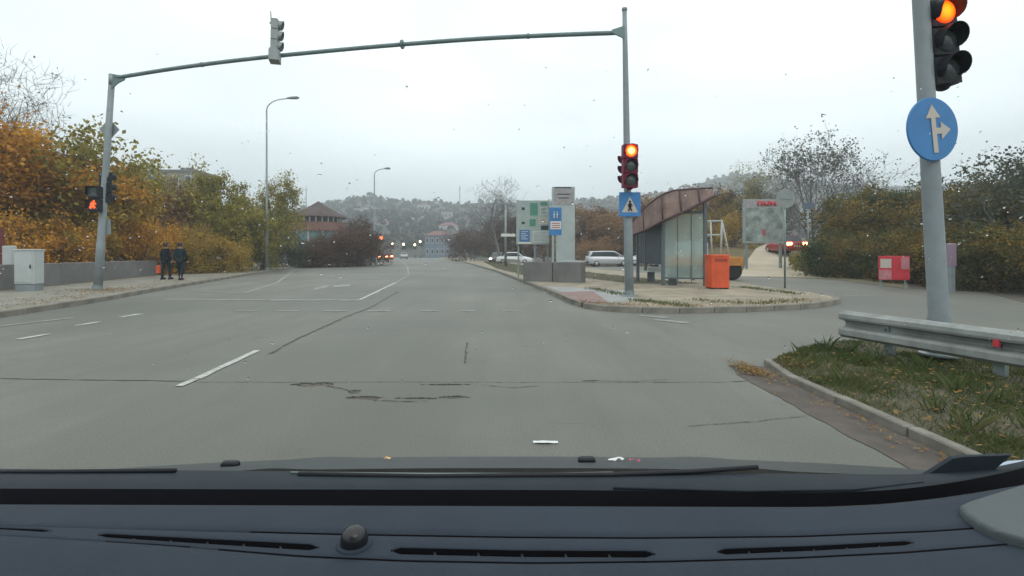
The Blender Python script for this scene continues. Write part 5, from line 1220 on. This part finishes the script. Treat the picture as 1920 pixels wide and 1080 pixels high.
# ---------------------------------------------------------------- the car the camera rides in
me_car = thing('car_front', 'dark blue grey dashboard, black windscreen border and bonnet of the car behind the camera', 'car', (0, 0, 0))
M['dash'] = mat('dashboard_plastic', (.026, .037, .052), .7, noise=(7, .12), bump=(900, .25), spec=.2)
M['dash_low'] = mat('felt_black', (.004, .004, .006), .8, spec=.1)  # black of the windscreen border; also painted as shade inside the vent slots
M['cowl'] = mat('cowl_plastic', (.018, .026, .033), .6, noise=(5, .25), spec=.15)
M['bonnet'] = mat('bonnet_paint', (.035, .045, .048), .42, noise=(2, .1), spec=.35)
DZ = .95
def curve_rows(tab, x): return np.interp(x, [t[0] for t in tab], [t[1] for t in tab])
far_t = [(-2000, 940), (0, 942), (1500, 947), (1600, 945), (1700, 938), (1800, 925), (1920, 905), (2200, 850), (4000, 700)]
up_t = [(-2000, 960), (0, 985), (300, 993), (640, 1002), (960, 1007.5), (1200, 1009), (1500, 1006), (1750, 996), (1920, 984), (4000, 900)]
sl_t = [(-2000, 985), (0, 991), (95, 996), (190, 1004), (400, 1016), (595, 1027), (735, 1033), (980, 1038.5), (1225, 1039.5), (1345, 1035), (1530, 1028), (1710, 1018), (1920, 1004), (4000, 950)]
lo_t = [(-2000, 1000), (0, 1003), (100, 1009), (300, 1021), (560, 1043), (760, 1052), (1000, 1056), (1250, 1053), (1500, 1046), (1700, 1036), (1920, 1018), (4000, 970)]
slots = [(-120, 96), (184, 596), (735, 1226), (1345, 1712)]
cols = np.concatenate([np.arange(-2000, -140, 60), np.arange(-140, 2100, 3.0), np.arange(2100, 4000, 60)])
def sm(tab):
    y = curve_rows(tab, cols)
    for _ in range(60): y[1:-1] = (y[:-2] + 2 * y[1:-1] + y[2:]) / 4
    return y
fr_, ur, sr, lr = sm(far_t), sm(up_t), sm(sl_t), sm(lo_t)
hw = np.interp(cols, [-120, 0, 200, 500, 800, 1225, 1345, 1720], [2.8, 3.0, 5.0, 7.2, 8.0, 8.0, 7.2, 5.6])
act = np.zeros_like(cols)
for a_, c_ in slots:
    u = np.clip((cols - a_) / 16, 0, 1) * np.clip((c_ - cols) / 16, 0, 1); act = np.maximum(act, np.where((cols >= a_) & (cols <= c_), np.sqrt(np.clip(u, 0, 1)), 0))
rows, zz = [], []
def addrow(y, z): rows.append(y); zz.append(z * np.ones_like(cols))
fade = np.clip((cols - 120) / 500, .25, 1)
addrow(fr_, DZ - .05); addrow(fr_ + .6, DZ - .008); addrow(fr_ + 2.5, DZ - .001)
for f in (.25, .5, .75): addrow(fr_ + (ur - fr_) * f, DZ + .0005)
addrow(ur - 1.6, DZ); addrow(ur - .8, DZ - .005 * fade); addrow(ur + .8, DZ - .005 * fade); addrow(ur + 1.6, DZ)
addrow(ur + (sr - hw - ur) * .5, DZ)
a2 = np.where(act > 0, 1.0, 0)
addrow(sr - hw * np.maximum(act, .3) - 1.6, DZ); addrow(sr - hw * np.maximum(act, .3), DZ - .0012 * a2); addrow(sr - hw * np.maximum(act, .3) + .3, DZ - .022 * a2)
addrow(sr, DZ - .024 * a2)
addrow(sr + hw * np.maximum(act, .3) - .3, DZ - .022 * a2); addrow(sr + hw * np.maximum(act, .3), DZ + .0012 * a2); addrow(sr + hw * np.maximum(act, .3) + 4.5, DZ - .0006 * a2)
addrow(lr - 1.8, DZ); addrow(lr - .9, DZ - .006 * fade); addrow(lr + .9, DZ - .006 * fade); addrow(lr + 1.8, DZ)
addrow(lr + 12, DZ); addrow(lr + 40, DZ - .001); addrow(lr + 110, DZ - .006); addrow(lr + 260, DZ - .03); addrow(lr + 500, DZ - .1)
Yr = np.stack(rows); Zr = np.stack(zz); PXc = np.stack([cols] * len(rows))
Dd_ = FPX * (CAMZ - DZ) / (Yr - HOR); Xd = (PXc - 960) * Dd_ / FPX
me = grid_mesh('dashboard', Xd, Dd_, Zr, M['dash']); me.materials.append(M['dash_low']); zc = np.minimum(np.minimum(Zr[:-1, :-1], Zr[1:, 1:]), np.minimum(Zr[:-1, 1:], Zr[1:, :-1]))
me.polygons.foreach_set('material_index', ((zc < DZ - .0035) & (zc > DZ - .026) & (np.arange(len(zc))[:, None] < len(zc) - 4)).astype(np.int32).ravel())   # slots and seams painted black, standing for the shade inside the slots
place(me, 'dashboard', me_car)
for a_, c_ in slots:
    xs = cols[(cols >= a_ + 2) & (cols <= c_ - 2)]; ys = np.interp(xs, cols, sr); hh_ = np.interp(xs, cols, hw) + .6
    X_, Y_ = np.stack([xs, xs]), np.stack([ys - hh_, ys + hh_]); d_ = FPX * (CAMZ - DZ) / (Y_ - HOR)
    vent = place(grid_mesh('air_vent', (X_ - 960) * d_ / FPX, d_, np.full_like(d_, DZ - .0135), M['dash_low']), 'air_vent', me_car)
    n_ = 5
    for k in range(1, n_ + 1):
        q = a_ + (c_ - a_) * k / (n_ + 1) if a_ != -120 else -120 + 36 * k; yy = float(np.interp(q, cols, sr)); h_ = float(np.interp(q, cols, hw))
        p0, p1 = at(q - 2.5, yy - h_, DZ), at(q + 2.5, yy + h_, DZ); b = MB()
        b.tube([(p0[0], p0[1] + .001, DZ - .006), (p1[0], p1[1] - .001, DZ - .006)], .0016, 5); b.build('vent_fin', M['bonnet'], vent)
# light sensor dome
p = at(664, 1022, DZ); b = MB()
b.lathe((p[0], p[1], DZ), [(0, .0225), (.006, .0218), (.0115, .019), (.0148, .0145), (.0158, .009), (.0158, 0)], 28); dome = b.build('sensor_dome', mat('sensor_dome', (.012, .013, .016), .3), me_car)
b = MB(); b.lathe((p[0], p[1], DZ), [(.0158, .003), (.0185, .0035), (.0205, .002), (.021, 0)], 28); b.build('ring', M['dash'], dome)
# black windscreen border and gap, cowl, wipers
def band(tab0, tab1, z0, z1, m, nm, px=(-1400, 3300), rows_=6, bulge=0):
    c_ = np.linspace(px[0], px[1], 160); y0, y1 = curve_rows(tab0, c_), curve_rows(tab1, c_)
    for _ in range(3): y0[1:-1] = (y0[:-2] + y0[1:-1] * 2 + y0[2:]) / 4; y1[1:-1] = (y1[:-2] + y1[1:-1] * 2 + y1[2:]) / 4
    Y_, Z_ = [], []
    for i in range(rows_ + 1):
        f = i / rows_; Y_.append(y0 + (y1 - y0) * f); Z_.append(np.full_like(c_, z0 + (z1 - z0) * f + bulge * math.sin(f * math.pi)))
    Y_, Z_ = np.stack(Y_), np.stack(Z_); d_ = FPX * (CAMZ - Z_) / (Y_ - HOR); X_ = (np.stack([c_] * (rows_ + 1)) - 960) * d_ / FPX
    return place(grid_mesh(nm, X_, d_, Z_, M[m], True), nm, me_car)
t_far = [(a, c + 4) for a, c in far_t]
t_mid = [(-1400, 908), (0, 916), (1100, 919), (1500, 924), (1650, 921), (1750, 911), (1850, 894), (1920, 878), (2100, 830), (3300, 700)]
t_cowl = [(-1400, 870), (0, 879), (500, 883), (700, 886), (1100, 886), (1500, 888), (1700, 890), (1800, 886), (1850, 878), (1920, 866), (2100, 810), (3300, 660)]
band(t_far, t_mid, DZ - .03, DZ - .012, 'dash_low', 'windscreen_border')
band(t_mid, t_cowl, DZ - .014, DZ - .018, 'cowl', 'cowl', bulge=.004)
def rail_rows(rowsx, z, rad, m, nm):
    pts = [(*at(q, y, z), z) for q, y in rowsx]; b = MB(); b.tube(pts, rad, 8); return b.build(nm, M[m], me_car)
rail_rows([(545, 885.5), (640, 887), (800, 888.5), (1000, 888.5), (1150, 886)], DZ - .014, .0016, 'galv', 'wiper_blade_edge')  # pale sheen along the cowl, built as a thin light tube
rail_rows([(560, 889), (800, 893), (1150, 890), (1300, 884), (1420, 876)], DZ - .013, .0042, 'blackplastic', 'wiper_arm')
rail_rows([(-200, 884), (100, 884), (330, 882)], DZ - .013, .0035, 'blackplastic', 'wiper_arm')
rail_rows([(1150, 915), (1400, 921), (1600, 918), (1730, 904)], DZ - .012, .002, 'cowl', 'cowl_edge')
# bonnet: rises out of the cowl and rolls away steeply
c_ = np.linspace(-1.15, 1.15, 120); X_ = []; Y_ = []; Z_ = []
for i in range(26):
    f = i / 25; y_ = .885 + f * .95; zc = .925 - .05 * (y_ - .885) - .30 * (y_ - .885) ** 1.15 - .10 * f * f
    X_.append(c_); Y_.append(np.full_like(c_, y_)); Z_.append(zc - .028 * np.abs(c_ / .9) ** 2.4 + .004 * np.exp(-((np.abs(c_) - .42) / .05) ** 2))
place(grid_mesh('bonnet', np.stack(X_), np.stack(Y_), np.stack(Z_), M['bonnet'], True), 'bonnet', me_car)
def bon_z(x, y): f = (y - .885) / .95; return .925 - .05 * (y - .885) - .30 * (y - .885) ** 1.15 - .10 * f * f - .028 * abs(x / .9) ** 2.4
for q in (432, 1100):
    x_ = xat(q, .96); b = MB(); z_ = bon_z(x_, .96); b.bbox((x_, .96, z_ + .004), (.032, .016, .010), .003); b.build('washer_nozzle', M['blackplastic'], me_car)
# right corner: dark wedge, pillar trim, pale strip built for a windscreen reflection
def flatpiece(pxs, d, th, m, nm):
    pts = [(xat(q, d), zat(y, d)) for q, y in pxs]; b = MB(); b.vprism(pts, (0, d, 0), (1, 0, 0), -th); return b.build(nm, M[m], me_car)
flatpiece([(1706, 902), (1780, 856), (1800, 853), (1888, 850), (1838, 893), (1770, 905)], .86, .008, 'cowl', 'corner_trim')
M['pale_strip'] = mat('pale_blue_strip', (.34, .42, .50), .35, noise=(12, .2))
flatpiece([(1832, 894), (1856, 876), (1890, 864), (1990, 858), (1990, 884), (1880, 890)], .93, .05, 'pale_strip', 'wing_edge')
M['pillar_trim'] = mat('pillar_trim', (.075, .092, .095), .8, noise=(14, .1), bump=(500, .2))
pts = [at(q, y, DZ + .012) for q, y in [(1797, 945), (1815, 937), (1870, 920), (1960, 893), (2150, 850), (2300, 1060), (2000, 1030), (1930, 1012), (1870, 995), (1835, 978), (1812, 962)]]
b = MB(); b.prism(pts, DZ - .02, DZ + .012); o = b.build('pillar_trim', M['pillar_trim'], me_car)
bv = o.modifiers.new('Bevel', 'BEVEL'); bv.width = .006; bv.segments = 3; bv.limit_method = 'ANGLE'

# unseen car roof, doors and rear, added to shade the dash and near road
b = MB(); b.bbox((0, -.95, 1.50), (1.30, 2.0, .06), .02); b.build('roof', M['bonnet'], me_car)  # unseen roof, added for shade
for s_ in (-1, 1):
    b = MB(); b.bbox((s_ * .84, -.9, .62), (.08, 2.9, .72), .03); b.build('door', M['bonnet'], me_car)
    b = MB(); b.tube([(s_ * .82, -.35, .95), (s_ * .68, -.35, 1.47)], .04, 8); b.build('pillar', M['cowl'], me_car)
b = MB(); b.bbox((0, -2.3, .68), (1.6, .1, .8), .03); b.build('tailgate', M['bonnet'], me_car)
# raindrops and specks sitting on the slanted windscreen
rr_ = random.Random(77); b = MB()
for k in range(300):
    q = rr_.uniform(-60, 1980); y_ = rr_.triangular(60, 760, 440); kk = (y_ - HOR) / FPX; d_ = .30 / (.68 + .15 - kk) if False else .26 / (.78 - kk)
    s_ = rr_.choice((.0003, .0004, .0004, .0005, .0007)) * d_ / .3; c_ = Vector((xat(q, d_), d_, zat(y_, d_)))
    Mx = Matrix.Rotation(R(-52), 3, 'X') @ Matrix.Rotation(rr_.uniform(0, 3.1), 3, 'Z') @ Matrix.Diagonal((rr_.uniform(.8, 1.9), rr_.uniform(.7, 1.1), .55))
    b.lathe(c_, [(0, -s_), (s_ * .75, -s_ * .6), (s_, 0), (s_ * .75, s_ * .6), (0, s_)], 7, M=Mx)
M['water'] = mat('raindrop_water', (1, 1, 1), .02, trans=1.0); M['water'].node_tree.nodes['Principled BSDF'].inputs['IOR'].default_value = 1.33
b.build('raindrops', M['water'], me_car, kind='stuff')

# small marks; the white scrap and yellow spot are reflections built as solids
def flat_mark(name, label, cat, p, w, l, m, rz, z, h=.006):
    t = MB(); n_ = 5; vs = []; rr_ = random.Random(int(p[0] * 1000))
    for i in range(n_ + 1):
        for j in (-1, 1): vs.append((-w / 2 + w * i / n_, j * l / 2 * (1 - abs(i - n_ / 2) / n_ * .8) * rr_.uniform(.7, 1.1), h * rr_.random() + .001))
    t.add(vs, [(2 * i, 2 * i + 2, 2 * i + 3, 2 * i + 1) for i in range(n_)]); o = t.build(name, m, None, label=label, cat=cat); o.location = (p[0], p[1], z); o.rotation_euler = (0, 0, rz); return o
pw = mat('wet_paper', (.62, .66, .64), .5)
flat_mark('paper_strip', 'thin white strip of paper lying on the road just ahead of the bonnet', 'paper', at(1023, 831), .17, .05, pw, .02, .006)
flat_mark('paper_scrap', 'small white scrap lying on the bonnet edge near its right washer nozzle', 'paper', (xat(1156, .97), .97), .033, .010, pw, .1, bon_z(xat(1156, .97), .97) + .002)
flat_mark('yellow_leaf', 'tiny bright orange and yellow leaf on the bonnet edge', 'leaf', (xat(727, .99), .99), .013, .012, mat('bright_leaf', (.85, .45, .12), .4), .4, bon_z(xat(727, .99), .99) + .002)  # a reflection built as a solid, not a leaf
flat_mark('pink_petal', 'tiny pink petal on the bonnet edge right of the white scrap', 'petal', (xat(1190, .95), .95), .02, .006, mat('pink_petal', (.5, .08, .14), .5), 0, bon_z(xat(1190, .95), .95) + .002)

# ---------------------------------------------------------------- haze
hz = MB(); hz.box((0, 340, 48.5), (2030, 790, 100)); ho = hz.build('haze', None, None, kind='stuff')
hm = bpy.data.materials.new('haze'); hm.use_nodes = True; hn = hm.node_tree.nodes; hn.clear()
ov = hn.new('ShaderNodeOutputMaterial'); pvn = hn.new('ShaderNodeVolumePrincipled'); pvn.inputs['Color'].default_value = (.88, .95, .98, 1); pvn.inputs['Density'].default_value = .0014; pvn.inputs['Anisotropy'].default_value = .2
hm.node_tree.links.new(pvn.outputs[0], ov.inputs['Volume']); ho.data.materials.clear(); ho.data.materials.append(hm)
bpy.context.view_layer.update()
